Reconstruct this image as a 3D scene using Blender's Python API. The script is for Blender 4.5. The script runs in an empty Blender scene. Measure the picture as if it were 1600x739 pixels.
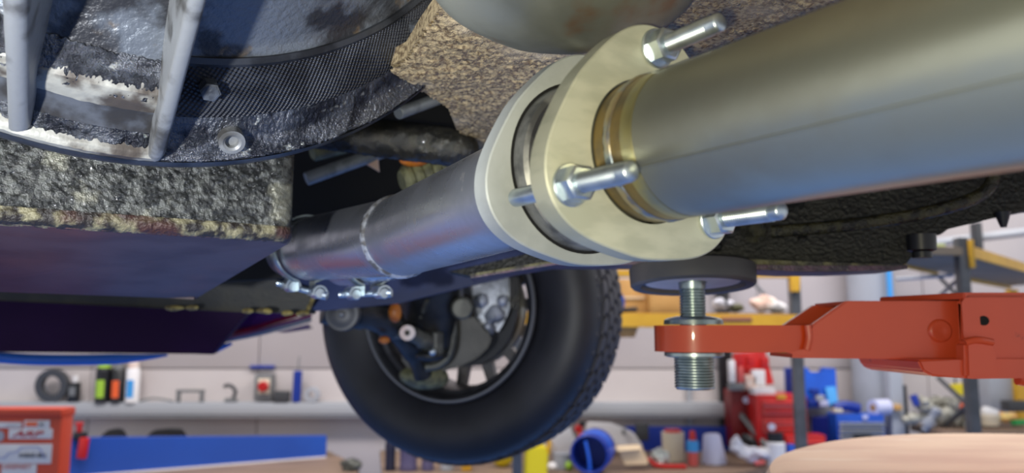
import bpy, bmesh, math, random
from mathutils import Vector, Matrix, noise
R = math.radians
pi = math.pi
V = Vector
random.seed(7)
C = bpy.context.scene.collection
sc = bpy.context.scene

# ---------------------------------------------------------------- camera, world, light, exposure
CZ = 1.5                                   # camera height above the workshop floor
FPX = 1200.0                               # focal length in pixels of the 1600 wide frame
TH = math.atan(147.5 / FPX)                # upward pitch
cd = bpy.data.cameras.new('camera')
cam = bpy.data.objects.new('camera', cd); C.objects.link(cam)
cam.location = (0, 0, CZ); cam.rotation_euler = (pi / 2 + TH, 0, 0)
cd.sensor_width = 36; cd.lens = FPX / 1600 * 36
cd.clip_start = .01
cd.dof.use_dof = True; cd.dof.focus_distance = .50; cd.dof.aperture_fstop = 6.6
sc.camera = cam

w = bpy.data.worlds.new('world'); sc.world = w; w.use_nodes = True
bg = w.node_tree.nodes['Background']
bg.inputs[0].default_value = (.93, .96, 1.0, 1); bg.inputs[1].default_value = .78

def area(name, loc, rot, sx, sy, power, col):
    l = bpy.data.lights.new(name, 'AREA'); l.shape = 'RECTANGLE'; l.size = sx; l.size_y = sy
    l.energy = power; l.color = col
    o = bpy.data.objects.new(name, l); C.objects.link(o); o.location = loc; o.rotation_euler = rot
    return o
area('ceiling_strip_light', (-1.6, 2.7, 4.2), (R(18), 0, 0), 2.6, .5, 105, (1, .95, .93))
area('ceiling_strip_light', (2.0, 2.9, 4.2), (R(14), 0, 0), 2.6, .5, 120, (1, .96, .92))
# the photographer's phone torch, beside the lens
tl = bpy.data.lights.new('phone_torch', 'SPOT'); tl.spot_size = R(62); tl.spot_blend = .55; tl.energy = 6.6; tl.color = (1, .93, .66); tl.shadow_soft_size = .004
to = bpy.data.objects.new('phone_torch', tl); C.objects.link(to); to.location = (-.016, .0, CZ - .010)
to.rotation_euler = (V((.11, .42, .11)) - V((-.016, 0, -.01))).to_track_quat('-Z', 'Y').to_euler()
# inspection lamp hanging at the left, out of the frame, lighting the gearbox
il = bpy.data.lights.new('inspection_lamp', 'SPOT'); il.spot_size = R(56); il.spot_blend = .45; il.energy = 20.0; il.color = (.93, .96, 1.0); il.shadow_soft_size = .012
io = bpy.data.objects.new('inspection_lamp', il); C.objects.link(io); io.location = (-.25, .03, CZ - .05)
io.rotation_euler = (V((-.19, .55, .16)) - V((-.25, .03, -.05))).to_track_quat('-Z', 'Y').to_euler()

sc.view_settings.view_transform = 'Standard'; sc.view_settings.look = 'None'
sc.view_settings.exposure = 0.0; sc.view_settings.gamma = 1.0; sc.view_settings.use_curve_mapping = False

# ---------------------------------------------------------------- helpers
_c, _s = math.cos(TH), math.sin(TH)
def at(px, py, Y):
    """world point seen at photo pixel (px, py), Y metres ahead of the camera"""
    a = (px - 800) / FPX; b = (369.5 - py) / FPX
    d = V((a, _c - b * _s, _s + b * _c)); d *= Y / d.y
    return V((d.x, d.y, d.z + CZ))
def on_z(px, py, z):
    """world point seen at (px, py) on the horizontal plane z (absolute)"""
    a = (px - 800) / FPX; b = (369.5 - py) / FPX
    d = V((a, _c - b * _s, _s + b * _c)); d *= (z - CZ) / d.z
    return V((d.x, d.y, z))

def hx(h, a=1):
    h = h.lstrip('#'); o = []
    for i in (0, 2, 4):
        v = int(h[i:i + 2], 16) / 255
        o.append(v / 12.92 if v <= .04045 else ((v + .055) / 1.055) ** 2.4)
    return (*o, a)

def mat(name, c, rough=.5, metal=0.0, c2=None, scale=8, thr=(.4, .62), c3=None, scale3=30, thr3=(.55, .65),
        bump=0, bscale=300, bdist=.001, stretch=(1, 1, 1), coord='Object', coat=0, rough2=None, detail=5, emit=0):
    m = bpy.data.materials.new(name); m.use_nodes = True
    nt = m.node_tree; N = nt.nodes; L = nt.links; b = N['Principled BSDF']
    b.inputs['Roughness'].default_value = rough; b.inputs['Metallic'].default_value = metal
    b.inputs['Coat Weight'].default_value = coat
    c = hx(c) if isinstance(c, str) else c
    b.inputs['Base Color'].default_value = c
    tc = N.new('ShaderNodeTexCoord'); mp = N.new('ShaderNodeMapping'); L.new(tc.outputs[coord], mp.inputs[0])
    mp.inputs['Scale'].default_value = stretch
    def nz(s, d=detail):
        n = N.new('ShaderNodeTexNoise'); n.inputs['Scale'].default_value = s; n.inputs['Detail'].default_value = d
        L.new(mp.outputs[0], n.inputs['Vector']); return n.outputs[0]
    def ramp(src, lo, hi):
        r = N.new('ShaderNodeMapRange'); r.inputs[1].default_value = lo; r.inputs[2].default_value = hi
        r.interpolation_type = 'SMOOTHSTEP'; L.new(src, r.inputs[0]); return r.outputs[0]
    col = None
    def mix(f, A, B):
        x = N.new('ShaderNodeMix'); x.data_type = 'RGBA'; L.new(f, x.inputs[0])
        if hasattr(A, 'links'): L.new(A, x.inputs[6])
        else: x.inputs[6].default_value = A
        x.inputs[7].default_value = B
        return x.outputs[2]
    if c2:
        f = ramp(nz(scale), *thr); col = mix(f, c, hx(c2))
        if rough2 is not None:
            r = N.new('ShaderNodeMapRange'); r.inputs[3].default_value = rough; r.inputs[4].default_value = rough2
            L.new(f, r.inputs[0]); L.new(r.outputs[0], b.inputs['Roughness'])
    if c3:
        f = ramp(nz(scale3), *thr3); col = mix(f, col if col is not None else c, hx(c3))
    if col is not None: L.new(col, b.inputs['Base Color'])
    if bump:
        bp = N.new('ShaderNodeBump'); bp.inputs['Strength'].default_value = bump; bp.inputs['Distance'].default_value = bdist
        L.new(nz(bscale, 4), bp.inputs['Height']); L.new(bp.outputs[0], b.inputs['Normal'])
    if emit:
        b.inputs['Emission Color'].default_value = c; b.inputs['Emission Strength'].default_value = emit
    return m

ORG = {}
def obj(name, bm, m, parent=None, sharp=35, recalc=True):
    if recalc: bmesh.ops.recalc_face_normals(bm, faces=bm.faces[:])
    if parent is not None: org = ORG[parent.name]
    else:
        xs = [v.co.x for v in bm.verts]; ys = [v.co.y for v in bm.verts]; zs = [v.co.z for v in bm.verts]
        org = V(((min(xs) + max(xs)) / 2, (min(ys) + max(ys)) / 2, min(zs)))
    bmesh.ops.translate(bm, verts=bm.verts[:], vec=-org)
    me = bpy.data.meshes.new(name); bm.to_mesh(me); bm.free()
    for mm in (m if isinstance(m, (list, tuple)) else [m]): me.materials.append(mm)
    if sharp:
        me.polygons.foreach_set('use_smooth', [True] * len(me.polygons)); me.set_sharp_from_angle(angle=R(sharp))
    o = bpy.data.objects.new(name, me); C.objects.link(o)
    if parent is not None: o.parent = parent
    else: o.location = org
    ORG[o.name] = org
    return o
def tag(o, label, cat, group=None):
    o['label'] = label; o['category'] = cat
    if group: o['group'] = group
    return o
def thing(name, loc, label, cat, group=None):
    o = bpy.data.objects.new(name, None); C.objects.link(o); o.location = loc; ORG[o.name] = V(loc)
    o.empty_display_size = .02
    return tag(o, label, cat, group)
def struct(o): o['kind'] = 'structure'; return o
def lab(o, label): o['label'] = label; return o

def B(): return bmesh.new()
def box(bm, c, s, rz=0, bev=0, M=None, seg=2):
    r = bmesh.ops.create_cube(bm, size=1)['verts']
    mtx = Matrix.Translation(c) @ (M if M is not None else Matrix.Rotation(rz, 4, 'Z')) @ Matrix.Diagonal((*s, 1))
    bmesh.ops.transform(bm, matrix=mtx, verts=r)
    if bev:
        es = list({e for v in r for e in v.link_edges})
        bmesh.ops.bevel(bm, geom=es, offset=bev, segments=seg, affect='EDGES', profile=.6)
    return bm
def prism(bm, pts, off, bev=0, seg=2):
    a = [bm.verts.new(p) for p in pts]; b = [bm.verts.new(V(p) + V(off)) for p in pts]
    n = len(pts); fs = [bm.faces.new(a), bm.faces.new(b[::-1])]
    for i in range(n): fs.append(bm.faces.new((a[i], b[i], b[(i + 1) % n], a[(i + 1) % n])))
    if bev:
        es = list({e for f in fs for e in f.edges})
        bmesh.ops.bevel(bm, geom=es, offset=bev, segments=seg, affect='EDGES')
    return bm
def frame(ax):
    ax = V(ax).normalized(); u = V((0, 0, 1)).cross(ax)
    if u.length < 1e-3: u = V((1, 0, 0))
    u.normalize(); return ax, u, ax.cross(u)
def lathe(bm, prof, o, ax, seg=32, a0=0, a1=2 * pi, uv=None, mi=None, cap=False, e1=None, e2=None):
    """revolve prof [(t, r)] about the axis ax through o"""
    ax, u, v = frame(ax)
    if e1 is not None: u, v = V(e1), V(e2)
    full = abs(a1 - a0 - 2 * pi) < 1e-6; n = seg if full else seg + 1
    rows = []
    for (t, r) in prof:
        if r < 1e-6: rows.append([bm.verts.new(V(o) + ax * t)]); continue
        rows.append([bm.verts.new(V(o) + ax * t + r * (math.cos(a0 + (a1 - a0) * i / seg) * u + math.sin(a0 + (a1 - a0) * i / seg) * v)) for i in range(n)])
    uvl = bm.loops.layers.uv.verify() if uv else None
    dist = [0]
    for k in range(1, len(prof)): dist.append(dist[-1] + math.hypot(prof[k][0] - prof[k - 1][0], prof[k][1] - prof[k - 1][1]))
    for k in range(len(rows) - 1):
        A, Bw = rows[k], rows[k + 1]
        for i in range(seg):
            j = (i + 1) % n if full else i + 1
            if len(A) == 1 and len(Bw) == 1: continue
            if len(A) == 1: q = [(A[0], i, k), (Bw[i], i, k + 1), (Bw[j], i + 1, k + 1)]
            elif len(Bw) == 1: q = [(A[i], i, k), (Bw[0], i, k + 1), (A[j], i + 1, k)]
            else: q = [(A[i], i, k), (Bw[i], i, k + 1), (Bw[j], i + 1, k + 1), (A[j], i + 1, k)]
            f = bm.faces.new([x[0] for x in q])
            if mi: f.material_index = mi[k]
            if uv:
                for lp, x in zip(f.loops, q): lp[uvl].uv = ((a0 + (a1 - a0) * x[1] / seg) * uv, dist[x[2]])
    if cap:
        for rw in (rows[0], rows[-1]):
            if len(rw) > 2:
                try: bm.faces.new(rw)
                except ValueError: pass
    return bm
def cyl(bm, p0, p1, r, seg=20, r2=None, bev=0):
    p0, p1 = V(p0), V(p1); L = (p1 - p0).length; r2 = r if r2 is None else r2
    pr = [(0, 0), (0, r - bev), (bev, r), (L - bev, r2), (L, r2 - bev), (L, 0)] if bev else [(0, 0), (0, r), (L, r2), (L, 0)]
    return lathe(bm, pr, p0, p1 - p0, seg)
def tube(bm, pts, r, seg=12):
    pts = [V(p) for p in pts]; n = len(pts); rs = r if isinstance(r, (list, tuple)) else [r] * n
    rows = []; u = None
    for i, p in enumerate(pts):
        t = (pts[min(i + 1, n - 1)] - pts[max(i - 1, 0)]).normalized()
        if u is None: _, u, _v = frame(t)
        u = (u - t * u.dot(t)).normalized(); v = t.cross(u)
        rows.append([bm.verts.new(p + rs[i] * (math.cos(2 * pi * k / seg) * u + math.sin(2 * pi * k / seg) * v)) for k in range(seg)])
    for a, b in zip(rows, rows[1:]):
        for k in range(seg): bm.faces.new((a[k], a[(k + 1) % seg], b[(k + 1) % seg], b[k]))
    bm.faces.new(rows[0][::-1]); bm.faces.new(rows[-1])
    return bm
def ball(bm, c, s, seg=20, rough=0, M=None, nf=30):
    r = bmesh.ops.create_uvsphere(bm, u_segments=seg, v_segments=seg // 2 + 2, radius=1)['verts']
    if not isinstance(s, (tuple, list)): s = (s, s, s)
    for v in r:
        v.co = V((v.co.x * s[0], v.co.y * s[1], v.co.z * s[2]))
        if M is not None: v.co = M @ v.co
        if rough: v.co *= 1 + rough * noise.noise((v.co + V(c)) * nf)
        v.co += V(c)
    return bm
def curve(p, n=8):
    """Catmull-Rom through points"""
    p = [V(q) for q in p]; q = [p[0]] + p + [p[-1]]; out = []
    for i in range(1, len(q) - 2):
        for k in range(n):
            t = k / n
            out.append(.5 * ((2 * q[i]) + (q[i + 1] - q[i - 1]) * t + (2 * q[i - 1] - 5 * q[i] + 4 * q[i + 1] - q[i + 2]) * t * t + (3 * q[i] - q[i - 1] - 3 * q[i + 1] + q[i + 2]) * t ** 3))
    out.append(p[-1]); return out
def px_plate(bm, pts, Y, th, bev=0):
    """plate facing -Y, outline given as photo pixels read at distance Y (number, or one per point)"""
    P = [at(p[0], p[1], p[2] if len(p) > 2 else Y) for p in pts]
    return prism(bm, P, (0, th, 0), bev)
def hexnut(bm, c, ax, r, h, hole=0, ch=.0008):
    ax, u, v = frame(ax); c = V(c)
    lo = [bm.verts.new(c + r * (math.cos(k * pi / 3) * u + math.sin(k * pi / 3) * v)) for k in range(6)]
    hi = [bm.verts.new(p.co + ax * (h - ch)) for p in lo]
    tp = [bm.verts.new(c + ax * h + (r - ch * 1.6) * (math.cos(k * pi / 3) * u + math.sin(k * pi / 3) * v)) for k in range(6)]
    bm.faces.new(lo)
    for A, Bq in ((lo, hi), (hi, tp)):
        for k in range(6): bm.faces.new((A[k], A[(k + 1) % 6], Bq[(k + 1) % 6], Bq[k]))
    bm.faces.new(tp); return bm
def thread(t0, t1, r, pitch, dep):
    pr = []; t = t0
    while t < t1:
        pr += [(t, r - dep), (t + pitch * .35, r), (t + pitch * .6, r)]; t += pitch
    return pr

# ---------------------------------------------------------------- materials
M_wall = mat('wall_panel_paint', '#C0B7B5', .55, c2='#B9B0AF', scale=1.5)
M_wall2 = mat('wall_upper_paint', '#ADA4A3', .55, c2='#B4ABAA', scale=1.2)
M_floor = mat('blue_floor_paint', '#4C80D0', .4, c2='#4474C0', scale=1.2)
M_seam = mat('trunking_grey', '#A2A4AA', .5)
M_steel1 = mat('rear_pipe_steel', '#A8AA9C', .30, .86, c2='#908F82', scale=9, stretch=(1, 1, 1), c3='#ABA893', scale3=14, thr3=(.6, .8), rough2=.46, bump=.12, bscale=60, bdist=.001)
M_steel2 = mat('front_pipe_steel', '#C6C8CE', .26, .9, c2='#A4A6AC', scale=14, c3='#C9C7C4', scale3=60, thr3=(.66, .74), rough2=.44, bump=.12, bscale=70, bdist=.001)
M_weld = mat('weld_bead_steel', '#B9BBC0', .42, .6, c2='#6E6A66', scale=120, bump=.4, bscale=500)
M_rust_tint = mat('heat_tinted_steel', '#8E7A50', .35, .85, c2='#6D6250', scale=40)
M_blue_tint = mat('blue_heat_tint', '#8E9AA6', .3, .85, c2='#A99A7C', scale=60)
M_gold_tint = mat('gold_heat_tint', '#A39A6C', .32, .86, c2='#8F8D78', scale=40)
M_flange = mat('milled_alloy', '#B9B9A6', .5, .2, c2='#A8A997', scale=30, stretch=(1, 1, 3), bump=.05, bscale=700)
M_flange2 = mat('grey_alloy', '#B4B8B6', .5, .15, c2='#A6AAA8', scale=30, bump=.05, bscale=600)
M_ring = mat('graphite_ring', '#8C8D8E', .45, .6, c2='#5A5B5E', scale=60)
M_black = mat('gap_shade_black', '#050506', .8)  # black stands in for the shade inside a slit and a hole
M_zinc = mat('zinc_plated_steel', '#C9D3DA', .33, .9, c2='#B2BDC6', scale=80)
M_zinc2 = mat('zinc_dull', '#AEB9B8', .3, .9, c2='#97A3A2', scale=60)
M_bell = mat('oily_cast_alloy', '#66686C', .22, .8, c2='#34353A', scale=50, thr=(.42, .6), c3='#A5A59C', scale3=110, thr3=(.62, .74), bump=.7, bscale=900, bdist=.002, rough2=.16, coat=0)
M_bell2 = mat('cast_alloy_wall', '#6C7177', .36, .4, c2='#38383A', scale=28, thr=(.46, .6), c3='#6C5B45', scale3=50, thr3=(.62, .75), bump=.5, bscale=260, bdist=.002)
M_cream = mat('cream_alloy_ledge', '#A09E94', .5, .2, c2='#4E463E', scale=34, thr=(.45, .60), bump=.3, bscale=300, bdist=.001)  # cream for the pocket bands, with dark brown blotches
M_lip = mat('flange_edge_alloy', '#8C8E8C', .4, .4, c2='#3A3B3D', scale=50, thr=(.5, .62), bump=.3, bscale=300)
M_dark_cast = mat('dark_cast_band', '#3E4044', .4, .4, c2='#242528', scale=40, bump=.3, bscale=200)
M_greystep = mat('mid_grey_cast', '#64676C', .42, .3, c2='#3C3A38', scale=40, bump=.3, bscale=240)  # mottled grey for the step below the cream ledge
M_rib = mat('rib_alloy', '#8A8B8A', .45, .3, c2='#504E4A', scale=40, thr=(.5, .7), bump=.25, bscale=240)
M_pan = mat('oily_crusted_pan', '#62635E', .26, .45, c2='#303130', scale=110, thr=(.38, .58), c3='#8F8D7C', scale3=24, thr3=(.6, .7), bump=.5, bscale=900, bdist=.002, rough2=.18, coat=.3)
M_panedge = mat('pan_edge_residue', '#8E8768', .45, .1, c2='#2F2A26', scale=70, thr=(.36, .54), c3='#4A3029', scale3=22, thr3=(.58, .68), bump=.8, bscale=300, bdist=.003)
M_panbot = mat('pan_underside', '#55484C', .42, .2, c2='#47393C', scale=16, c3='#6A4A46', scale3=9, thr3=(.5, .75), bump=.12, bscale=120)
M_void = mat('void_shade_black', '#08090C', .8)  # near-black stands in for the shade of the engine bay void
M_navy = mat('navy_underseal', '#2A3A6C', .5, c2='#1F2B52', scale=10, bump=.2, bscale=80)
M_rail = mat('greenish_black_rail', '#1B1C1A', .55, c2='#2C2A20', scale=24, bump=.5, bscale=200)
M_purple = mat('purple_car_paint', '#321040', .5, c2='#280C33', scale=3)
for _n in ('Specular IOR Level',): M_purple.node_tree.nodes['Principled BSDF'].inputs[_n].default_value = .12
M_purple.node_tree.nodes['Principled BSDF'].inputs['Coat Weight'].default_value = 0
M_purple2 = mat('purple_wing_paint', '#3F1C66', .2, coat=.7)
M_redreflect = mat('red_lip_reflection', '#7C1230', .25, coat=.5, c2='#4C1030', scale=8)  # colour of a reflection on the purple lip
M_blue_trim = mat('blue_trim', '#2E6CC8', .4)
M_sealant = mat('dried_sealant', '#A08F4E', .6, c2='#5F5230', scale=90, bump=.6, bscale=300)
M_floorpan = mat('brown_underseal', '#A89674', .42, c2='#655541', scale=300, thr=(.40, .64), c3='#A19684', scale3=11, thr3=(.5, .72), bump=.5, bscale=700, bdist=.002, rough2=.3, detail=7)
M_shield = mat('grey_heat_shield', '#85867A', .4, .3, c2='#6E6F64', scale=14, c3='#6E5A46', scale3=22, thr3=(.58, .70), bump=.15, bscale=60)
M_sleeve = mat('oily_rubber_sleeve', '#2A2A29', .18, .5, c2='#3C3A34', scale=60, bump=.5, bscale=900, bdist=.002, coat=.3)
M_rod = mat('grey_painted_rod', '#8A9199', .5, .2, c2='#6E747A', scale=60, bump=.2, bscale=300)
M_bellows = mat('dirty_green_rubber', '#6A6A4C', .55, c2='#4A4A36', scale=80, bump=.4, bscale=300)
M_orange = mat('orange_rubber', '#B5691A', .45, c2='#8C4A14', scale=40)
M_tyre = mat('tyre_rubber', '#232329', .5, c2='#1C1C21', scale=14, bump=.1, bscale=200)
M_tread = mat('lit_tread_rubber', '#3E3D43', .65, c2='#333238', scale=40)  # lighter than the tyre so the grooves between blocks read as shaded
M_rim = mat('dark_rim_metal', '#4A4B50', .4, .6, c2='#3A3A3E', scale=30)
M_rimlip = mat('rim_lip_metal', '#6A6C72', .35, .6)
M_spoke = mat('wheel_disc_metal', '#6F6F72', .45, .4, c2='#5A4F46', scale=14)
M_susp = mat('black_suspension', '#17181A', .45, .2, c2='#2A2A2A', scale=30, bump=.3, bscale=150)
M_susp2 = mat('grey_suspension', '#54554F', .45, .3, c2='#3A3B38', scale=30, bump=.3, bscale=150)
M_caliper = mat('silver_caliper', '#A9AFBC', .45, .4, c2='#6C717C', scale=26, thr=(.45, .6), bump=.5, bscale=60, bdist=.003)
M_rail2 = mat('chassis_black', '#121314', .45, c2='#1E1F1C', scale=40, bump=.6, bscale=240, bdist=.003)
M_rail3 = mat('oily_seam_flange', '#6E6A48', .4, c2='#2F2C24', scale=60, thr=(.42, .6), bump=.7, bscale=300, bdist=.003)
M_seamedge = mat('purple_seam_edge', '#57384C', .4, c2='#2F2230', scale=60, bump=.6, bscale=300, bdist=.002)
M_oilpipe = mat('oily_fuel_pipe', '#3A3822', .2, c2='#15150F', scale=70, bump=1, bscale=400, bdist=.003)
M_red = mat('orange_red_lift_paint', '#DB4C16', .36, coat=.25, c2='#C4421A', scale=4, bump=.05, bscale=30)
M_red2 = mat('red_lift_beam_paint', '#DE5630', .38, coat=.25, c2='#D24E2C', scale=4, c3='#8E2F22', scale3=40, thr3=(.7, .75), bump=.06, bscale=40)
M_rubber = mat('pad_rubber', '#4B4A4C', .55, c2='#5A5655', scale=12)
M_padface = mat('pad_steel_face', '#DCD4D6', .45, 0, c2='#C8C0C2', scale=10)
M_wood = mat('worn_pale_wood', '#E2C2A6', .6, c2='#D2AC94', scale=5, thr=(.35, .7), c3='#EAD3BC', scale3=7, thr3=(.55, .75), stretch=(1, 3.2, 1), bump=.1, bscale=60)
M_bench = mat('bench_wood', '#8A7262', .6, c2='#74604F', scale=6, stretch=(.4, 3, 1))
M_bblue = mat('blue_bench_paint', '#1B4AA8', .45, c2='#1E52B6', scale=2)
M_bluebox = mat('blue_tool_paint', '#1557C6', .35, c2='#124CB4', scale=4)
M_bluedk = mat('dark_blue_tool_paint', '#0E2F8E', .4)
M_redbox = mat('red_tool_paint', '#C51E1C', .35, c2='#B01818', scale=4)
M_redlt = mat('light_red_drawer', '#CF5A56', .4)
M_cabinet = mat('orange_red_cabinet', '#BC3A1C', .4, c2='#A83218', scale=3)
M_white = mat('white_plastic', '#E4E1E2', .45)
M_lilac = mat('pale_lilac_plastic', '#C9CBE8', .4)
M_cream2 = mat('cream_plastic', '#DCCFB8', .45)
M_greym = mat('grey_metal', '#7E7F80', .45, .4)
M_greyd = mat('dark_grey_metal', '#48494C', .45, .3)
M_post = mat('rack_post_grey', '#55575C', .45, .3, c2='#484A4E', scale=12)
M_blk = mat('black_plastic', '#17171B', .4)
M_yel = mat('yellow_rack_paint', '#D9A62E', .45, c2='#CB9826', scale=5)
M_yel2 = mat('bright_yellow_plastic', '#E2CC18', .4)
M_card = mat('cardboard', '#C79A5C', .7, c2='#BA8C50', scale=6)
M_card2 = mat('pale_cardboard', '#DDC3A0', .7)
M_ply = mat('plywood_underside', '#8A7A66', .65, c2='#7C6C5A', scale=5, stretch=(1, 4, 1))
M_column = mat('grey_column_paint', '#A9ACB4', .5, c2='#9EA1A9', scale=3)
M_pink = mat('pale_pink_cloth', '#D8B4A4', .8, c2='#E4D6CE', scale=14)
M_rag = mat('white_cloth', '#DCDCE6', .85, c2='#C8C8D4', scale=18)
M_parts = mat('pale_alloy_parts', '#B5B2A6', .5, .2, c2='#8F8C82', scale=30)
M_green = mat('green_plastic', '#1C8A44', .4)
M_lime = mat('lime_label', '#9BC33A', .45)
M_navydrum = mat('navy_drum_plastic', '#1E2038', .45)
M_purp_bar = mat('purple_grey_plastic', '#5A5578', .4)
M_skyb = mat('sky_blue_label', '#3E9ADF', .45)
M_glitter = mat('crinkled_foil', '#C6CCC8', .2, .8, bump=1, bscale=90, bdist=.01)
M_redtxt = mat('red_print', '#B8101E', .5)
M_blktxt = mat('grey_print', '#3A3A3A', .5)
M_bluetxt = mat('lavender_print', '#8E98C8', .5)
M_ortxt = mat('orange_print', '#E8602A', .5)
M_label = mat('white_sticker', '#D6D3D2', .5)

# woven / knurled band of the bell housing: small bumps in (angle, length) coordinates
def weave_mat():
    m = mat('knurled_oily_band', '#43454B', .32, .35, c2='#2B2C31', scale=40)
    nt = m.node_tree; N = nt.nodes; L = nt.links
    tc = N.new('ShaderNodeTexCoord'); sx = N.new('ShaderNodeSeparateXYZ'); L.new(tc.outputs['UV'], sx.inputs[0])
    def mth(op, a, b=None):
        n = N.new('ShaderNodeMath'); n.operation = op
        for i, q in enumerate((a, b)):
            if q is None: continue
            if hasattr(q, 'links'): L.new(q, n.inputs[i])
            else: n.inputs[i].default_value = q
        return n.outputs[0]
    k = 2 * pi / .0042
    a = mth('SINE', mth('MULTIPLY', mth('ADD', sx.outputs[0], mth('MULTIPLY', sx.outputs[1], .35)), k))
    b = mth('SINE', mth('MULTIPLY', mth('SUBTRACT', mth('MULTIPLY', sx.outputs[1], 1.15), mth('MULTIPLY', sx.outputs[0], .3)), k))
    h = mth('MULTIPLY', a, b)
    bp = N.new('ShaderNodeBump'); bp.inputs['Strength'].default_value = .8; bp.inputs['Distance'].default_value = .0016
    L.new(h, bp.inputs['Height']); L.new(bp.outputs[0], N['Principled BSDF'].inputs['Normal'])
    return m
M_weave = weave_mat()

# ---------------------------------------------------------------- workshop shell
struct(obj('floor', box(B(), (0, 2, -.05), (16, 10, .1)), M_floor))
WY = 4.75
wall = struct(obj('wall_back', box(B(), (0, WY + .13, 2.2), (16, .2, 4.4)), M_wall))
for i in range(9):
    x0 = -4.6 + i * 1.02
    box_lo = box(B(), (x0 + .505, WY + .015, .635), (1.014, .03, 1.268), bev=.0012)
    obj('panel', box_lo, M_wall, wall)
    obj('panel', box(B(), (x0 + .505, WY + .012, 2.84), (1.014, .036, 3.128), bev=.0012), M_wall2 if i < 5 else M_wall, wall)
tr = struct(obj('trim_1', box(B(), (-1.6, WY - .045, at(800, 638.5, WY).z), (7.0, .09, .09), bev=.006), M_seam))
obj('lid', box(B(), (-1.6, WY - .094, at(800, 638.5, WY).z), (7.0, .008, .05), bev=.002), M_seam, tr)
TZ = at(800, 638.5, WY).z + .045           # top of the trunking

# ---------------------------------------------------------------- car frame directions
a1 = V((-.5293, .8482, .0218)).normalized()       # along the rear pipe, away from the camera
ah = V((-.547, .837, 0)).normalized()
hh = V((.8484, .5294, 0))
vv = V((.0115, -.0185, .9998))
P1 = lambda y: V((.0613 - .624 * (y - .38), y, CZ + .0881 + .0257 * (y - .38)))
PR = .035
FY = .370                                          # near face of the rear flange
Fc = P1(FY)
e1, e2 = hh, a1.cross(hh) * -1
if e2.z < 0: e2 = -e2
PH = 1.475                                         # angle of the top lobe

def flange(bm, c, th, rin, lobe=.0115, base=.0535, n=120):
    def ring(t, k, hole=False):
        out = []
        for i in range(n):
            p = 2 * pi * i / n
            rr = rin if hole else base + lobe * ((1 + math.cos(3 * (p - PH))) / 2) ** 1.5
            rr += k
            out.append(bm.verts.new(c + a1 * t + rr * (math.cos(p) * e1 + math.sin(p) * e2)))
        return out
    b = .0008
    rs = [ring(0, 0, True), ring(0, -b), ring(b, 0), ring(th - b, 0), ring(th, -b), ring(th, 0, True)]
    rs.append(rs[0])
    for A, Bq in zip(rs, rs[1:]):
        for i in range(n): bm.faces.new((A[i], A[(i + 1) % n], Bq[(i + 1) % n], Bq[i]))
    return bm

# rear exhaust pipe with its flange and studs
rear = thing('exhaust_pipe', Fc, 'large bare steel exhaust pipe at right running into the cream bolted flange', 'exhaust pipe')
y_end = .10; L_end = (P1(y_end) - Fc).length
pr = [(-.003, PR * .97), (-.003, PR), (.06, PR), (.12, PR), (L_end, PR), (L_end, PR * .96), (.0, PR * .96)]
obj('rear_pipe', lathe(B(), pr, Fc, -a1, 96), M_steel1, rear)
obj('weld_seam', tube(B(), [Fc - a1 * t + (PR + .00005) * (math.cos(3.62) * hh + math.sin(3.62) * e2) for t in (.02, .1, .2, L_end)], .0006, 6), M_steel1, rear)
for (t0, t1, m, n) in ((.0005, .0075, M_rust_tint, 'heat_band'), (.0125, .0195, M_rust_tint, 'heat_band'), (.0195, .027, M_gold_tint, 'heat_band')):
    obj(n, lathe(B(), [(t0, PR - .001), (t0, PR + .0003), (t1, PR + .0003), (t1, PR - .001)], Fc, -a1, 72), m, rear)
bm = B(); 
wp = []
for i in range(145):
    p = 2 * pi * i / 144; t = .0083 + .0003 * math.sin(i * 1.9)
    wp.append((p, t))
lathe(bm, [(.0072, PR - .0005), (.0082, PR + .0008), (.0102, PR + .0013), (.0122, PR + .0008), (.0132, PR - .0005)], Fc, -a1, 144)
for v in bm.verts:
    v.co += (v.co - Fc).normalized() * .0003 * noise.noise(v.co * 900)
obj('weld_bead', bm, M_blue_tint, rear)
obj('flange_plate', flange(B(), Fc, .0135, PR + .0012), M_flange, rear)
obj('sealing_ring', lathe(B(), [(.0135, .049), (.0185, .0485), (.0235, .0455), (.027, .041), (.027, .034), (.0135, .034)], Fc, a1, 72), M_ring, rear)
for k in range(3):
    p = PH + k * 2 * pi / 3
    c = Fc + .053 * (math.cos(p) * e1 + math.sin(p) * e2)
    tip = .043 if k != 2 else .044
    pr = [(-.046, 0), (-.046, .0046), (-.010, .0046)] + thread(-.010, tip - .006, .0048, .00135, .0006) + [(tip - .006, .0045), (tip - .001, .0045), (tip, .0036), (tip, 0)]
    st = obj('stud', lathe(B(), pr, c, -a1, 28), M_zinc, rear, sharp=50)
    obj('washer', lathe(B(), [(0, .0044), (0, .0097), (.0004, .0101), (.0016, .0101), (.002, .0097), (.002, .0044)], c, -a1, 36), M_zinc, st)
    hx_ = hexnut(B(), c - a1 * .002, -a1, .0086, .0082)
    obj('nut', hx_, M_zinc, st)

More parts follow.
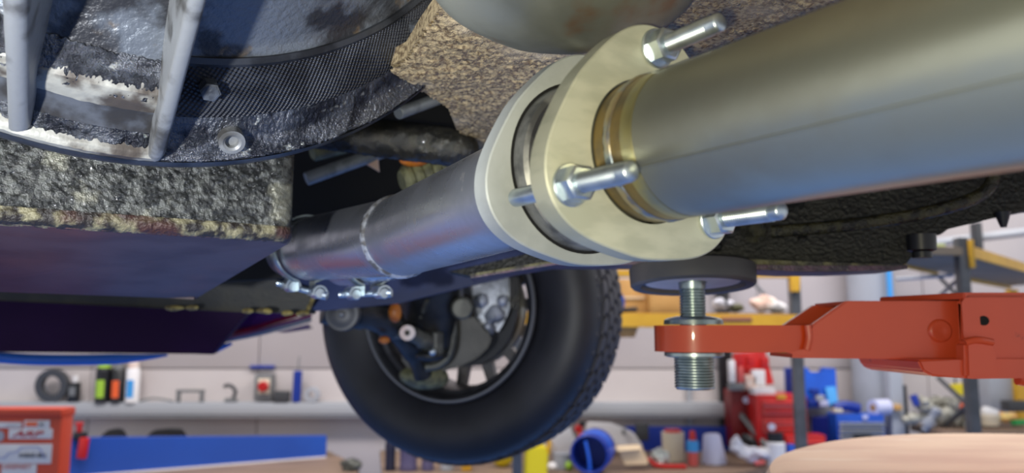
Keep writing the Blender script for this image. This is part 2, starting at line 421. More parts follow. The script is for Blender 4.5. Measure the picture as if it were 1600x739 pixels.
# front exhaust pipe
fy = .415
Gc = P1(fy)
Pc = V((-.0975, .668, CZ + .0822)); Pd = V((-.2315, .862, CZ + .0915))
front = thing('exhaust_pipe', Gc, 'front section of steel exhaust pipe with a weld ring, beyond the flange', 'exhaust pipe')
obj('flange_plate', flange(B(), Gc, .013, PR + .001, lobe=.0115, base=.0535), M_flange2, front)
obj('flared_end', lathe(B(), [(.004, .034), (-.007, .038), (-.009, .042), (-.0075, .0445), (.0, .046), (.0, .036)], Gc, a1, 72), M_ring, front)
obj('groove_shade', lathe(B(), [(-.0002, .0475), (-.0006, .0475), (-.0006, .044), (-.0002, .044)], Gc, a1, 72), M_black, front)  # thin black ring painted in for the shaded slit
d2 = (Pc - Gc); 
obj('pipe_tube', lathe(B(), [(.004, PR * .95), (.004, PR), (d2.length / 2, PR), (d2.length, PR), (d2.length, PR * .95)], Gc, d2, 72), M_steel2, front)
d3 = (Pd - Pc)
obj('pipe_tube', lathe(B(), [(0, PR * .95), (0, PR), (d3.length - .012, PR), (d3.length - .002, PR * .96), (d3.length, PR * .8), (d3.length, PR * .7)], Pc, d3, 72), M_steel2, front)
bm = B(); axw = (d2.normalized() + d3.normalized()).normalized()
lathe(bm, [(-.006, PR - .0006), (-.004, PR + .001), (-.0015, PR + .0022), (.0015, PR + .0022), (.004, PR + .001), (.006, PR - .0006)], Pc, axw, 120)
for v in bm.verts: v.co += (v.co - Pc).normalized() * .0006 * noise.noise(v.co * 500)
obj('weld_ring', bm, M_weld, front)
# stub that the pipe slides over, going on towards the engine
stub_d = d3.normalized()
obj('inner_pipe', lathe(B(), [(0, .024), (0, .030), (.06, .030), (.06, .024)], Pd - stub_d * .004, stub_d, 48), M_greyd, front)
obj('branch_pipe', tube(B(), curve([at(680, 352, .79), at(630, 388, .81), at(576, 406, .85), at(538, 410, .91)]), .0278, 24), M_steel2, front)

def band_clamp(c, ax, r, lab_, swing):
    t = thing('band_clamp', c, lab_, 'clamp', 'zinc exhaust clamps')
    ax, u, v = frame(ax)
    dn = V((0, 0, -1)); dn = (dn - ax * dn.dot(ax)).normalized(); sd = ax.cross(dn)
    # open loop, two ears at the bottom
    lp = [c + ax * 0 + r * (math.cos(p) * dn + math.sin(p) * sd) for p in [.25 + (2 * pi - .5) * i / 40 for i in range(41)]]
    lp = [lp[0] + dn * .010] + lp + [lp[-1] + dn * .010]
    bmx = B(); rows = []
    for p in lp:
        o_ = (p - c).normalized()
        rows.append([bmx.verts.new(p + ax * q + o_ * k) for q, k in ((-.009, 0), (-.009, .0016), (-.0065, .0022), (.0065, .0022), (.009, .0016), (.009, 0))])
    for A, Bq in zip(rows, rows[1:]):
        for k in range(6): bmx.faces.new((A[k], A[(k + 1) % 6], Bq[(k + 1) % 6], Bq[k]))
    bmx.faces.new(rows[0][::-1]); bmx.faces.new(rows[-1])
    obj('band', bmx, M_zinc2, t)
    bc = c + dn * (r + .009)
    for s in (-1, 1):
        q = bc + swing * s * .016
        bl = obj('trunnion', cyl(B(), q - ax * .009, q + ax * .009, .0062, 20, bev=.001), M_zinc, t)
        obj('saddle', lathe(B(), [(-.0095, .0066), (-.0095, .0088), (-.006, .0095), (.006, .0095), (.0095, .0088), (.0095, .0066)], q, ax, 20, -.3, pi + .3), M_zinc, bl)
    s0 = bc - swing * .032; s1 = bc + swing * .028
    Lb = (s1 - s0).length
    obj('clamp_bolt', lathe(B(), [(0, 0), (0, .0034)] + thread(.002, Lb - .008, .0034, .0012, .0005) + [(Lb - .008, .0034), (Lb - .008, .0055), (Lb, .005), (Lb, 0)], s0, s1 - s0, 16), M_zinc, t)
    return t
sw = V((.93, -.36, -.02)).normalized()
c1 = Pd + stub_d * .020
band_clamp(Pd + stub_d * .003, stub_d, .0368, 'shiny zinc clamp with bolt at the far end of the front pipe', V((.96, -.10, -.24)).normalized())
band_clamp(at(576, 406, .85), stub_d, .0285, 'shiny zinc clamp hanging under the pipe near the weld ring', V((.98, -.15, .03)).normalized())

# ---------------------------------------------------------------- gearbox bell housing
S = .78
O = V((-.2188, .5148, 0)) - .039 * hh; O.z = CZ + .415
BR = .304
dn = V((0, 0, -1))
ax_b = -ah                                           # towards the camera
hb = V((.837, .547, 0))
bell = thing('bell_housing', O - V((0, 0, BR)), 'oily dark cast gearbox bell housing with ribs at upper left', 'gearbox housing')
def arc(prof, A0, A1, seg=90, uv=None, mi=None):
    return lathe(B(), prof, O, ax_b, seg, R(A0), R(A1), uv=uv, mi=mi, e1=dn, e2=hb)
def rough_arc(bm, amp, f):
    for v in bm.verts:
        v.co += V((noise.noise(v.co * f), noise.noise(v.co * f + V((5, 0, 0))), noise.noise(v.co * f + V((0, 9, 0))))) * amp
    return bm
obj('flange_lip', arc([(-.006, .24), (-.006, .3055), (.0, .3055), (.004, .304)], -30, 85), M_dark_cast, bell)
def dense(p, n):
    out = []
    for (a, b) in zip(p, p[1:]):
        for k in range(n): out.append((a[0] + (b[0] - a[0]) * k / n, a[1] + (b[1] - a[1]) * k / n))
    return out + [p[-1]]
def crust(bm, amp=.0015, f=330):
    for v in bm.verts:
        q = v.co; n1 = noise.noise(q * f); n2 = noise.noise(q * f * 2.3); n3 = noise.noise(q * f * .25)
        v.co = q + (q - O - ax_b * (q - O).dot(ax_b)).normalized() * amp * (n1 + .7 * n2 + .8 * n3)
    return bm
obj('crusted_cone', crust(arc(dense([(.0, .304), (.005, .303), (.007, .299), (.012, .290), (.026, .277)], 13), 2, 80, 640), .0010, 430), M_bell, bell, sharp=0).data.shade_smooth()
obj('knurled_band', arc([(.026, .278), (.030, .275), (.05, .250), (.052, .246)], 2, 85, 120, uv=.265), M_weave, bell)
obj('band_edge', arc([(.050, .251), (.054, .2505), (.056, .247), (.052, .244)], 2, 85, 90), M_dark_cast, bell)
obj('upper_case', rough_arc(arc(dense([(.053, .247), (.058, .240), (.09, .222), (.14, .200), (.14, .15)], 5), 2, 85, 90), .0008, 60), M_bell2, bell)
# pocket between the two ribs: flange land, crust, dark step, cream ledge, crust, wall
obj('flange_land', rough_arc(arc(dense([(.0, .304), (.010, .3035), (.012, .300), (.013, .294)], 5), -30, 3, 70), .0005, 300), M_cream, bell)
obj('crusted_step', crust(arc(dense([(.012, .297), (.018, .291), (.021, .287)], 8), -25, 3, 230)), M_bell, bell, sharp=0).data.shade_smooth()
obj('dark_step', arc([(.020, .289), (.030, .281), (.037, .2785)], -30, 3, 70), M_greystep, bell)
obj('cream_ledge', rough_arc(arc(dense([(.036, .2795), (.045, .2768), (.052, .2725), (.0545, .266)], 6), -30, 3, 70), .0006, 200), M_cream, bell)
obj('crusted_step', crust(arc(dense([(.047, .275), (.053, .270), (.058, .262), (.063, .254)], 9), -25, 3, 230), .0016), M_bell, bell, sharp=0).data.shade_smooth()
obj('pocket_wall', rough_arc(arc(dense([(.061, .255), (.075, .238), (.12, .200), (.12, .15)], 6), -30, 3, 70), .0006, 80), M_bell2, bell)
def fin(stations, tn, th):
    """rib with a rounded outer edge; stations [(outer point, inner point)]"""
    bm = B(); rows = []; h = th / 2
    for po, pi_ in stations:
        d = (po - pi_).normalized(); row = [pi_ - tn * h]
        for k in range(7):
            q = pi * k / 6; row.append(po - d * h * (1 - math.sin(q)) * .8 - tn * h * math.cos(q))
        row.append(pi_ + tn * h); rows.append([bm.verts.new(p) for p in row])
    for A, Bq in zip(rows, rows[1:]):
        for k in range(8): bm.faces.new((A[k], A[k + 1], Bq[k + 1], Bq[k]))
    bm.faces.new(rows[0]); bm.faces.new(rows[-1]); return bm
def rib(deg, prof, th):
    p = R(deg); rad = math.cos(p) * dn + math.sin(p) * hb; tn = -math.sin(p) * dn + math.cos(p) * hb
    return fin([(O + ax_b * t + rad * r, O + ax_b * t * .6 + rad * (r - .055)) for t, r in prof], tn, th)
ribp = [(.006, .3045), (.020, .3035), (.04, .295), (.06, .286), (.12, .258), (.19, .226)]
obj('rib', rib(2.8, ribp, .0092), M_rib, bell)
q = [at(26, 206, .447), at(24, 120, .40), at(18, -40, .33)]
obj('rib', fin([(p, p + V((-.004, .03, .05))) for p in q], V((1, .2, 0)).normalized(), .0115), M_rib, bell)
def bellpt(deg, t, r):
    p = R(deg); return O + ax_b * t + (math.cos(p) * dn + math.sin(p) * hb) * r
def cast_bolt(px, py, Y, rr, ax, h=.006, hole=False):
    c = at(px, py, Y)
    b = obj('bolt_head', hexnut(B(), c, ax, rr, h) if not hole else lathe(B(), [(0, 0), (0, rr * .5), (h * .8, rr * .5), (h, rr * .7), (h * .9, rr), (-.004, rr)], c, ax, 24), M_rib if hole else M_bell2, bell)
    return b
nb = (ax_b * .75 + dn * .65).normalized()
cast_bolt(326, 135, .4815, .0066, nb, .010)
cast_bolt(361, 218, .514, .0088, nb, .005, True)
cast_bolt(648, 42, .56, .0060, (ax_b * .8 + V((.3, 0, -.4))).normalized(), .010)

# ---------------------------------------------------------------- oil pan behind it
pan = thing('oil_pan', (-.33, .6, CZ + .06), 'grey crusted oil pan with purplish smooth underside below the bell housing', 'oil pan')
zt, zb = CZ + .21, CZ + .0725
nl, nr = V((-.520, .408, 0)), V((-.178, .629, 0))
bm = B()
dirn = (nr - nl).normalized()
n = 430
# front face with a rounded right corner, subdivided for lumps
path = [nl + (nr - nl) * (i / n) for i in range(n + 1)]
cr = .016; nback = V((-dirn.y, dirn.x, 0))
path = [p for p in path if (p - nr).length > cr]
cc = nr - dirn * cr + nback * cr
for i in range(13):
    q = -pi / 2 + (pi / 2) * i / 12
    path.append(cc + cr * (math.cos(q) * dirn + math.sin(q) * nback))
path.append(path[-1] + nback * .04); path.append(path[-1] + nback * .10 - dirn * .02)
zs = [zt - (zt - zb - .012) * k / 110 for k in range(111)]
rows = []
for z in zs: rows.append([bm.verts.new((p.x, p.y, z + .0)) for p in path])
for A, Bq in zip(rows, rows[1:]):
    for i in range(len(path) - 1): bm.faces.new((A[i], A[i + 1], Bq[i + 1], Bq[i]))
for v in bm.verts:
    v.co += V((-nback.x, -nback.y, 0)) * .0011 * (.5 * noise.noise(v.co * 130) + .7 * noise.noise(v.co * 340) + .9 * noise.noise(v.co * 620))
obj('front_wall', bm, M_pan, pan, recalc=False, sharp=0).data.shade_smooth()
# lower edge roll
bm = B(); rows = []
for (dz, off) in ((.0125, -.0005), (.0105, -.0010), (.008, -.0012), (.0055, -.0008), (.003, .001), (.001, .004), (.0, .010)):
    rows.append([bm.verts.new(V((p.x, p.y, zb + dz)) + (nback * off if i < n - 4 else (cc - p) * (off / .016))) for i, p in enumerate(path)])
for A, Bq in zip(rows, rows[1:]):
    for i in range(len(path) - 1): bm.faces.new((A[i], A[i + 1], Bq[i + 1], Bq[i]))
for v in bm.verts: v.co += V((-nback.x, -nback.y, -.5)) * .0011 * (noise.noise(v.co * 260) + .6 * noise.noise(v.co * 700))
obj('lower_edge', bm, M_panedge, pan, recalc=False, sharp=0).data.shade_smooth()
fr, fl = at(305, 467, .86), at(-120, 452, .74)
b0 = V((nl.x, nl.y, zb + .0005)) + nback * .007; b1 = V((nr.x, nr.y, zb + .0005)) + nback * .007 - dirn * .014
b2 = V((nr.x, nr.y, zb)) + nback * .016 - dirn * .002
bm = prism(B(), [b0, b1, b2, fr, fl], (0, 0, .05))
obj('underside', bm, M_panbot, pan)
obj('sump_edge', prism(B(), [at(238, 457, .845), at(303, 463, .85), at(303, 468, .85), at(236, 464, .845)], (0, .012, .002)), M_panbot, pan)

# ---------------------------------------------------------------- car floor, engine bay, panels
bm = B()
A_, B_, C_ = on_z(690, 8, CZ + .2), on_z(605, 105, CZ + .2), on_z(748, 246, CZ + .2)
poly = [A_, V((-.062, .50, A_.z)), V((-.078, .545, A_.z)), B_, on_z(640, 130, A_.z), on_z(700, 168, A_.z), on_z(712, 200, A_.z), on_z(738, 222, A_.z), C_, V((.05, 1.05, A_.z)), V((.75, 1.05, A_.z)), V((.80, -.2, A_.z)), V((.02, -.2, A_.z)), V((-.005, .38, A_.z))]
# grid surface clipped to the outline, displaced
def inside(p):
    r = False; j = len(poly) - 1
    for i in range(len(poly)):
        a, b = poly[i], poly[j]
        if (a.y > p[1]) != (b.y > p[1]) and p[0] < (b.x - a.x) * (p[1] - a.y) / (b.y - a.y) + a.x: r = not r
        j = i
    return r
prism(bm, poly, (0, 0, .012))
fp = thing('floor_pan', (.3, .4, A_.z), 'brown crusted car floor panel overhead between bell housing and pipe', 'car floor')
obj('panel', bm, M_floorpan, fp, sharp=20)
bm = B(); st = .0022; idx = {}
for i in range(-46, 180):
    for j in range(110, 400):
        x, y = i * st, j * st
        if inside((x, y)):
            q = V((x, y, 0)); e = .0
            zz = A_.z - .0015 + .0018 * noise.noise(q * 110) + .0022 * noise.noise(q * 270) + .0012 * noise.noise(q * 560) + .004 * noise.noise(q * 18)
            idx[i, j] = bm.verts.new((x, y, min(zz, A_.z + .002)))
for (i, j), v in idx.items():
    k = [(i, j), (i + 1, j), (i + 1, j + 1), (i, j + 1)]
    if all(q in idx for q in k): bm.faces.new([idx[q] for q in k])
o = obj('underseal_crust', bm, M_floorpan, fp, sharp=0); o.data.polygons.foreach_set('use_smooth', [True] * len(o.data.polygons))

tag(obj('underbody', box(B(), hh * -.30 + ah * .6 + V((0, 0, CZ + .50)), (2.0, 3.2, .05), rz=math.atan2(hh.y, hh.x)), M_void), 'car underbody plate blocking overhead light, black for shade, above the gearbox and axle', 'car underbody')  # plate added to keep overhead light off the underside; black in place of shade
bh = [(300, 330, 1.22), (440, 75, 1.22), (760, 75, 1.22), (905, 330, 1.16), (905, 404, 1.14), (774, 437, 1.14), (620, 474, 1.14), (490, 486, 1.16), (470, 462, 1.2), (300, 452, 1.2)]
tag(obj('inner_wing_panel', px_plate(B(), bh, 1.2, .015), M_navy), 'dark navy inner wing panel behind the pipe, above the wheel', 'car panel')
tag(obj('shade_bulkhead', px_plate(B(), [(150, 330), (150, 10), (900, 10), (900, 300), (700, 345), (440, 435), (330, 440)], 1.10, .02), M_void), 'engine bay backing, black for the shade in the gap beyond the bell housing', 'car panel')  # dark sheet closing the gap, black in place of shade

# rods and pipes in the gap
sp = curve([at(470, 200, .80), at(540, 208, .80), at(610, 218, .79), at(680, 226, .78), at(722, 234, .78), at(744, 244, .785)], 26)
ns = len(sp); bm = tube(B(), sp, [.0200 * min(1, max(.12, ((ns - i) / 30) ** .5)) for i in range(ns)], 64)
for v in bm.verts:
    q = v.co.copy(); k = min(range(0, ns, 4), key=lambda i: (sp[i] - q).length_squared)
    v.co = q + (q - sp[k]).normalized() * .0011 * (noise.noise(q * 330) + .7 * noise.noise(q * 700) + noise.noise(q * 90))
tag(obj('rubber_sleeve', bm, M_sleeve, sharp=0), 'thick black oily rubber sleeved tube in the gap beside the pipe', 'hose').data.shade_smooth()
tag(obj('linkage_rod', cyl(B(), at(478, 280, .90), at(640, 222, .95), .0082, 16, bev=.001), M_rod), 'pale grey rod crossing the black gap left of the pipe', 'rod')
tag(obj('linkage_rod', cyl(B(), at(622, 177, .72), at(720, 142, .80), .0062, 16, bev=.001), M_rod), 'short grey rod above the oily rubber sleeve', 'rod')
tag(obj('linkage_rod', cyl(B(), at(488, 240, .95), at(585, 215, 1.0), .0105, 16, bev=.002), M_bellows), 'stubby greenish rod half hidden under the bell housing', 'rod')
be = thing('steering_bellows', at(670, 268, .90), 'ribbed dirty green rubber bellows just above the pipe', 'bellows')
pr = [(0, 0)]
for k in range(6): pr += [(.012 * k, .013), (.012 * k + .006, .0185), (.012 * k + .011, .0185)]
pr += [(.075, .013), (.075, 0)]
obj('boot', lathe(B(), pr, at(628, 284, .90), at(720, 258, .93) - at(628, 284, .90), 24), M_bellows, be)
obj('orange_clip', ball(B(), at(646, 250, .89), (.018, .012, .008), 14, .2), M_orange, be)
tag(obj('bracket_tab', px_plate(B(), [(570, 255), (590, 248), (592, 268)], .93, .006), M_pink), 'small pale triangular bracket tab hanging from the grey rod', 'bracket')

# tank / heat shield overhead
hs = at(882, -20, .40); hs.z = CZ + .202
bm = B(); ball(bm, hs, (.080, .072, .047), 48, M=Matrix.Rotation(R(20), 4, 'Z'))
for v in bm.verts: v.co.z += .0015 * noise.noise(v.co * 30)
tag(obj('heat_shield', bm, M_shield), 'smooth grey green domed heat shield overhead with rust specks', 'heat shield')

# subframe rail and front valance on the left
sr = thing('subframe_rail', at(200, 470, 1.2), 'black subframe rail with yellow sealant under the oil pan', 'car frame')
obj('rail_beam', px_plate(B(), [(-520, 412, 1.06), (-80, 430, 1.12), (300, 440, 1.12), (420, 435, 1.15), (492, 452, 1.17), (488, 490, 1.17), (380, 488, 1.15), (-80, 466, 1.12), (-520, 452, 1.06)], 1.1, .02), M_rail, sr)
random.seed(3)
for (x0, x1, y0) in ((258, 288, 481), (290, 312, 480), (378, 396, 486), (400, 424, 486), (438, 458, 489), (462, 484, 490), (20, 46, 551)):
    cx, w_ = (x0 + x1) / 2, (x1 - x0) / 2
    if y0 > 500: continue
    obj('sealant_lump', ball(B(), at(cx, y0, 1.112), (w_ * 1.12 / 1200, .004, .0042), 14, .5, nf=90), M_sealant, sr)
obj('sealant_strip', tube(B(), [at(478, 490, 1.14), at(488, 470, 1.15), at(490, 466, 1.15)], .003, 8), M_sealant, sr)
val = thing('front_valance', at(190, 555, 1.5), 'dark purple painted front valance with blue lower trim at left', 'car panel')
obj('painted_panel', px_plate(B(), [(-520, 440, 1.20), (-90, 455, 1.30), (400, 470, 1.46), (384, 492, 1.46), (331, 554, 1.46), (300, 553, 1.45), (-90, 549, 1.30), (-520, 546, 1.20)], 1.4, .02, .002), M_purple, val)
blp = curve([at(-500, 556, 1.24), at(-90, 555, 1.36), at(60, 562, 1.40), at(180, 561, 1.46), at(262, 555, 1.50)])
obj('blue_trim', tube(B(), blp, [.010] * (len(blp) - 8) + [.009, .008, .007, .006, .005, .004, .003, .002], 12), M_blue_trim, val)
wl = thing('front_wing_lip', at(420, 520, 1.6), 'glossy purple wing lip with painted red, pale and blue reflections left of the wheel', 'car panel')
obj('purple_edge', px_plate(B(), [(372, 478), (486, 484), (484, 494), (430, 505), (360, 520)], 1.60, .03, .003), M_purple2, wl)
obj('red_reflection', tube(B(), curve([at(345, 528, 1.60), at(400, 515, 1.59), at(440, 503, 1.59), at(486, 490, 1.6)]), .009, 12), M_redreflect, wl)  # these coloured strips paint the reflections on the glossy lip
obj('pale_reflection', tube(B(), curve([at(345, 532, 1.61), at(410, 519, 1.61), at(486, 498, 1.62)]), .006, 12), M_greym, wl)
obj('blue_reflection', tube(B(), [at(336, 546, 1.6), at(362, 537, 1.6)], [.008, .003], 10), M_blue_trim, wl)
obj('purple_tip', prism(B(), [at(432, 519, 1.62), at(482, 506, 1.62), at(486, 514, 1.62), at(445, 520, 1.62)], (0, .02, 0)), M_purple2, wl)

# ---------------------------------------------------------------- front wheel
wax = V((math.sin(R(21)), math.cos(R(21)), 0))
wc = at(699, 480, 1.50)
wu = V((math.cos(R(21)), -math.sin(R(21)), 0)); wv = V((0, 0, 1))
wheel = thing('car_wheel', wc - V((0, 0, .3)), 'black tyred front car wheel seen from its inner side beneath the pipe', 'wheel')
tp = [(.03, .170), (.012, .178), (.002, .188), (-.010, .222), (-.015, .245), (-.012, .268), (-.002, .286), (.008, .294), (.026, .2995), (.06, .301), (.15, .301), (.185, .299), (.203, .292), (.215, .268), (.218, .24), (.21, .21), (.195, .19), (.18, .186)]
tyre = obj('tyre', lathe(B(), tp, wc, wax, 120), M_tyre, wheel)
# raised tread blocks, five rows around
def wpt(t, r, ang): return wc + wax * t + r * (math.cos(ang) * wu + math.sin(ang) * wv)
rowsd = [(.010, .029, 54, 0, .293), (.036, .064, 54, .35, .2995), (.070, .098, 54, .7, .3008), (.104, .132, 54, .1, .3008), (.138, .172, 54, .5, .3008)]
for (t0, t1, cnt, ph, rb) in rowsd:
    me = None
    for k in range(cnt):
        a0_ = 2 * pi * (k + ph) / cnt
        deg = (math.degrees(a0_) % 360)
        if me is None:
            bmx = B(); da = 2 * pi / cnt; g = da * .13
            sk = da * .28
            outl = [(t0, g), (t0 + (t1 - t0) * .5, g + sk), (t1, g), (t1, da - g), (t0 + (t1 - t0) * .5, da - g + sk), (t0, da - g)]
            lo, hi = [], []
            for (t, aa) in outl:
                rlo = rb - .004 if t > .02 else rb - .006
                rt = rb + .0065 if t > t0 or rb > .295 else rb - .0035
                lo.append(bmx.verts.new(wax * t + rlo * (math.cos(aa) * wu + math.sin(aa) * wv)))
                hi.append(bmx.verts.new(wax * t + rt * (math.cos(aa) * wu + math.sin(aa) * wv)))
            bmx.faces.new(hi)
            for i in range(6): bmx.faces.new((lo[i], lo[(i + 1) % 6], hi[(i + 1) % 6], hi[i]))
            bmesh.ops.recalc_face_normals(bmx, faces=bmx.faces[:])
            me = bpy.data.meshes.new('tread_block'); bmx.to_mesh(me); bmx.free(); me.materials.append(M_tread)
        ob = bpy.data.objects.new('tread_block', me); C.objects.link(ob); ob.parent = tyre
        ob.matrix_local = Matrix.Translation(wc - ORG[wheel.name]) @ Matrix.Rotation(a0_, 4, wax.cross(V((0, 0, 0))) if False else -wax)
rim = obj('rim', lathe(B(), [(.030, .172), (.004, .174), (.000, .180), (-.004, .1835), (-.007, .182), (-.006, .176), (.004, .170), (.014, .168), (.018, .160), (.035, .157), (.10, .155), (.15, .16), (.19, .18)], wc, wax, 96), [M_rim], wheel)
obj('rim_lip', lathe(B(), [(-.0045, .184), (-.0085, .1815), (-.0085, .178), (-.004, .1755)], wc, wax, 96), M_rimlip, rim)
bm = B()
lathe(bm, [(.110, 0), (.110, .10), (.118, .118), (.13, .118), (.13, 0)], wc, wax, 40)
for k in range(14):
    aa = 2 * pi * (k + .15) / 14
    q0, q1 = wpt(.118, .10, aa), wpt(.118, .160, aa)
    rd = (q1 - q0).normalized(); tg = wax.cross(rd)
    prism(bm, [q0 - tg * .013, q0 + tg * .013, q1 + tg * .010, q1 - tg * .010], wax * .016)
obj('wheel_disc', bm, M_spoke, wheel)
obj('brake_disc', lathe(B(), [(.07, .03), (.07, .118), (.082, .118), (.082, .03)], wc, wax, 60), M_greyd, wheel)

# suspension in front of the wheel
sus = thing('suspension_upright', at(680, 560, 1.45), 'black suspension upright and curved dust shield inside the wheel', 'suspension')
obj('strut_body', tube(B(), curve([at(672, 395, 1.34), at(672, 470, 1.40), at(668, 530, 1.43)]), .052, 24), M_susp, sus)
obj('strut_edge', tube(B(), curve([at(668, 470, 1.335), at(660, 490, 1.36), at(655, 512, 1.38)]), [.004] * 9 + [.006] * 8, 10), M_susp2, sus)
shp = [(700, 440), (722, 476), (745, 505), (768, 524), (765, 540), (745, 560), (715, 574), (690, 578), (668, 588), (640, 580), (625, 560), (640, 520), (690, 500)]
obj('dust_shield', px_plate(B(), shp, 1.445, .02, .004), M_susp, sus)
obj('shield_rib', tube(B(), curve([at(703, 470, 1.40), at(708, 520, 1.41), at(703, 552, 1.41), at(686, 570, 1.41), at(665, 574, 1.41)]), .008, 12), M_susp2, sus)
obj('hub_carrier', ball(B(), at(665, 588, 1.46), (.048, .03, .022), 24, .25), M_bellows, sus)
obj('mount_boss', cyl(B(), at(722, 480, 1.40), at(722, 482, 1.36), .020, 20, bev=.004), M_susp2, sus)
obj('brake_hose', tube(B(), curve([at(719, 430, 1.36), at(720, 450, 1.37), at(722, 476, 1.38)]), .005, 10), M_greyd, sus)
cal = thing('brake_caliper', at(765, 520, 1.48), 'silver grey brake caliper at the right inside the rim', 'brake caliper')
obj('caliper_body', px_plate(B(), [(728, 425), (800, 420), (800, 470), (790, 500), (775, 524), (760, 520), (745, 500), (738, 470)], 1.47, .05, .008), M_caliper, cal)
for (x, y, r_) in ((752, 470, .015), (772, 492, .018), (764, 512, .013), (785, 470, .012)):
    obj('casting_boss', ball(B(), at(x, y, 1.465), r_, 18, .25, nf=60), M_caliper, cal)
obj('caliper_slot', px_plate(B(), [(796, 430), (813, 430), (811, 485), (796, 480)], 1.455, .02, .002), M_sleeve, cal)
sa = thing('steering_linkage', at(640, 530, 1.36), 'grey steering arm with ball joint in the middle of the wheel', 'steering arm')
obj('arm_bar', tube(B(), curve([at(600, 520, 1.37), at(637, 520, 1.34), at(660, 530, 1.35), at(682, 545, 1.37)]), [.012] * 8 + [.014] * 8 + [.016] * 9, 14), M_susp2, sa)
obj('pivot_eye', lathe(B(), [(-.006, .005), (-.006, .013), (.006, .013), (.006, .005)], at(637, 520, 1.318), (0, 1, 0), 20), M_pink, sa)
obj('ball_joint', cyl(B(), at(681, 558, 1.36), at(682, 517, 1.36), .0135, 18, bev=.004), M_susp2, sa)
obj('joint_nut', ball(B(), at(676, 550, 1.335), .0062, 14), M_zinc, sa)
obj('joint_boot', ball(B(), at(672, 556, 1.36), (.026, .02, .010), 18), M_susp, sa)
la = thing('lower_arm', at(560, 530, 1.34), 'black lower suspension arm with round bush at left of the wheel', 'suspension arm')
obj('arm_body', tube(B(), curve([at(505, 478, 1.28), at(575, 490, 1.31), at(618, 512, 1.36), at(650, 556, 1.42), at(662, 588, 1.44)]), [.030] * 8 + [.026] * 8 + [.021] * 8 + [.018] * 9, 18), M_susp, la)
obj('bush', lathe(B(), [(0, 0), (0, .006), (-.002, .006), (-.002, .017), (.0, .02), (.0, .026), (.02, .027), (.02, 0)], at(534, 491, 1.235), (0, 1, 0), 28), M_greyd, la)
obj('bush_bolt', ball(B(), at(534, 491, 1.232), .005, 12), M_greym, la)
obj('bump_stop', ball(B(), at(617, 489, 1.30), (.011, .010, .017), 16, .2), M_orange, la)
obj('bump_stop', ball(B(), at(600, 531, 1.32), (.010, .008, .007), 14, .2), M_orange, la)

# ---------------------------------------------------------------- chassis rail on the right
cr_ = thing('chassis_rail', at(1150, 415, .85), 'black oily chassis rail with purplish bottom seam resting on the lift pad', 'car frame')
rp = [(700, 424, .96), (820, 398, .93), (900, 370, .92), (1120, 320, .90), (1300, 276, .86), (2300, 60, .70), (2300, 240, .70), (1640, 322, .80), (1585, 333, .80), (1480, 357, .81), (1472, 366, .81), (1455, 370, .81), (1443, 385, .82), (1428, 398, .83), (1416, 413, .84), (1000, 406, .88), (870, 408, .92), (735, 431, .95)]
obj('rail_web', px_plate(B(), rp, .85, .05, .001), M_rail2, cr_)
obj('seam_flange', px_plate(B(), [(735, 428, .88), (870, 406, .86), (1000, 399, .83), (1120, 402, .80), (1250, 408, .79), (1416, 414, .79), (1416, 418, .79), (1250, 416, .79), (1120, 412, .80), (1000, 408, .83), (870, 411, .86), (735, 433, .88)], .85, .06), M_rail3, cr_)
se = [(735, 432, .875), (870, 410, .855), (1000, 407, .825), (1120, 411, .795), (1250, 415, .785), (1418, 415, .785), (1418, 420, .785), (1330, 424, .785), (1250, 424, .785), (1120, 419, .795), (1000, 413, .825), (870, 413, .855), (735, 435, .875)]
obj('seam_edge', px_plate(B(), se, .85, .07), M_seamedge, cr_)
obj('plug', lathe(B(), [(0, 0), (0, .0095), (.006, .0095), (.008, .014), (.024, .0145), (.024, 0)], at(1441, 403, .79), (0, 0, 1), 20), M_blk, cr_)
obj('drain_cone', lathe(B(), [(0, 0), (0, .003), (.016, .008), (.016, 0)], at(1568, 355, .80), (0, 0, 1), 14), M_blk, cr_)
bb = obj('bolt_head', hexnut(B(), at(1182, 358, .845), V((-.2, -1, -.1)), .0105, .012), M_oilpipe, cr_)
obj('bolt_washer', lathe(B(), [(0, .004), (0, .0145), (.003, .0145), (.003, .004)], at(1178, 359, .85), V((-.2, -1, -.1)), 28), M_oilpipe, cr_)
for (x, y) in ((1253, 375), (1365, 392), (1120, 385)):
    obj('rivet', ball(B(), at(x, y, .85), .006, 14), M_rail2, cr_)
tag(obj('fuel_pipe', tube(B(), curve([at(1205, 362, .80), at(1260, 358, .79), at(1340, 350, .78), at(1430, 336, .77), at(1500, 318, .76), at(1535, 302, .76), at(1550, 284, .76), at(1552, 262, .76)]), .0066, 14), M_oilpipe), 'thin oily fuel pipe bending up along the black chassis rail', 'pipe')

# ---------------------------------------------------------------- lift pad and arm
PY = .82
pc = at(1083, 500, PY)
pad = thing('lift_pad', (pc.x, PY, at(0, 608, PY).z), 'threaded zinc lift pad screw with round dark rubber cup pressed under the car', 'lift pad')
zz = lambda py: at(1083, py, PY).z
pz = zz(418)
up = V((0, 0, 1)); base = V((pc.x, PY, 0))
def padlathe(name, prof, m, seg=48, sharp=35, tilt=0):
    if tilt:
        o_ = V((base.x, base.y, prof[0][0])); return obj(name, lathe(B(), [(t - pz, r) for t, r in prof], V((base.x, base.y, pz)), V((0, tilt, 1)), seg), m, pad, sharp=sharp)
    return obj(name, lathe(B(), prof, base, up, seg), m, pad, sharp=sharp)
padlathe('pad_cup', [(pz, 0), (pz, .0655), (pz - .002, .0665), (pz - .019, .0655), (pz - .0215, .063), (pz - .0205, .055), (pz - .0165, .0535), (pz - .013, 0)], M_rubber, 72, tilt=.10)
padlathe('pad_plate', [(pz - .0135, .015), (pz - .0145, .0495), (pz - .0165, .0495), (pz - .0165, .015)], M_padface, 60, tilt=.10)
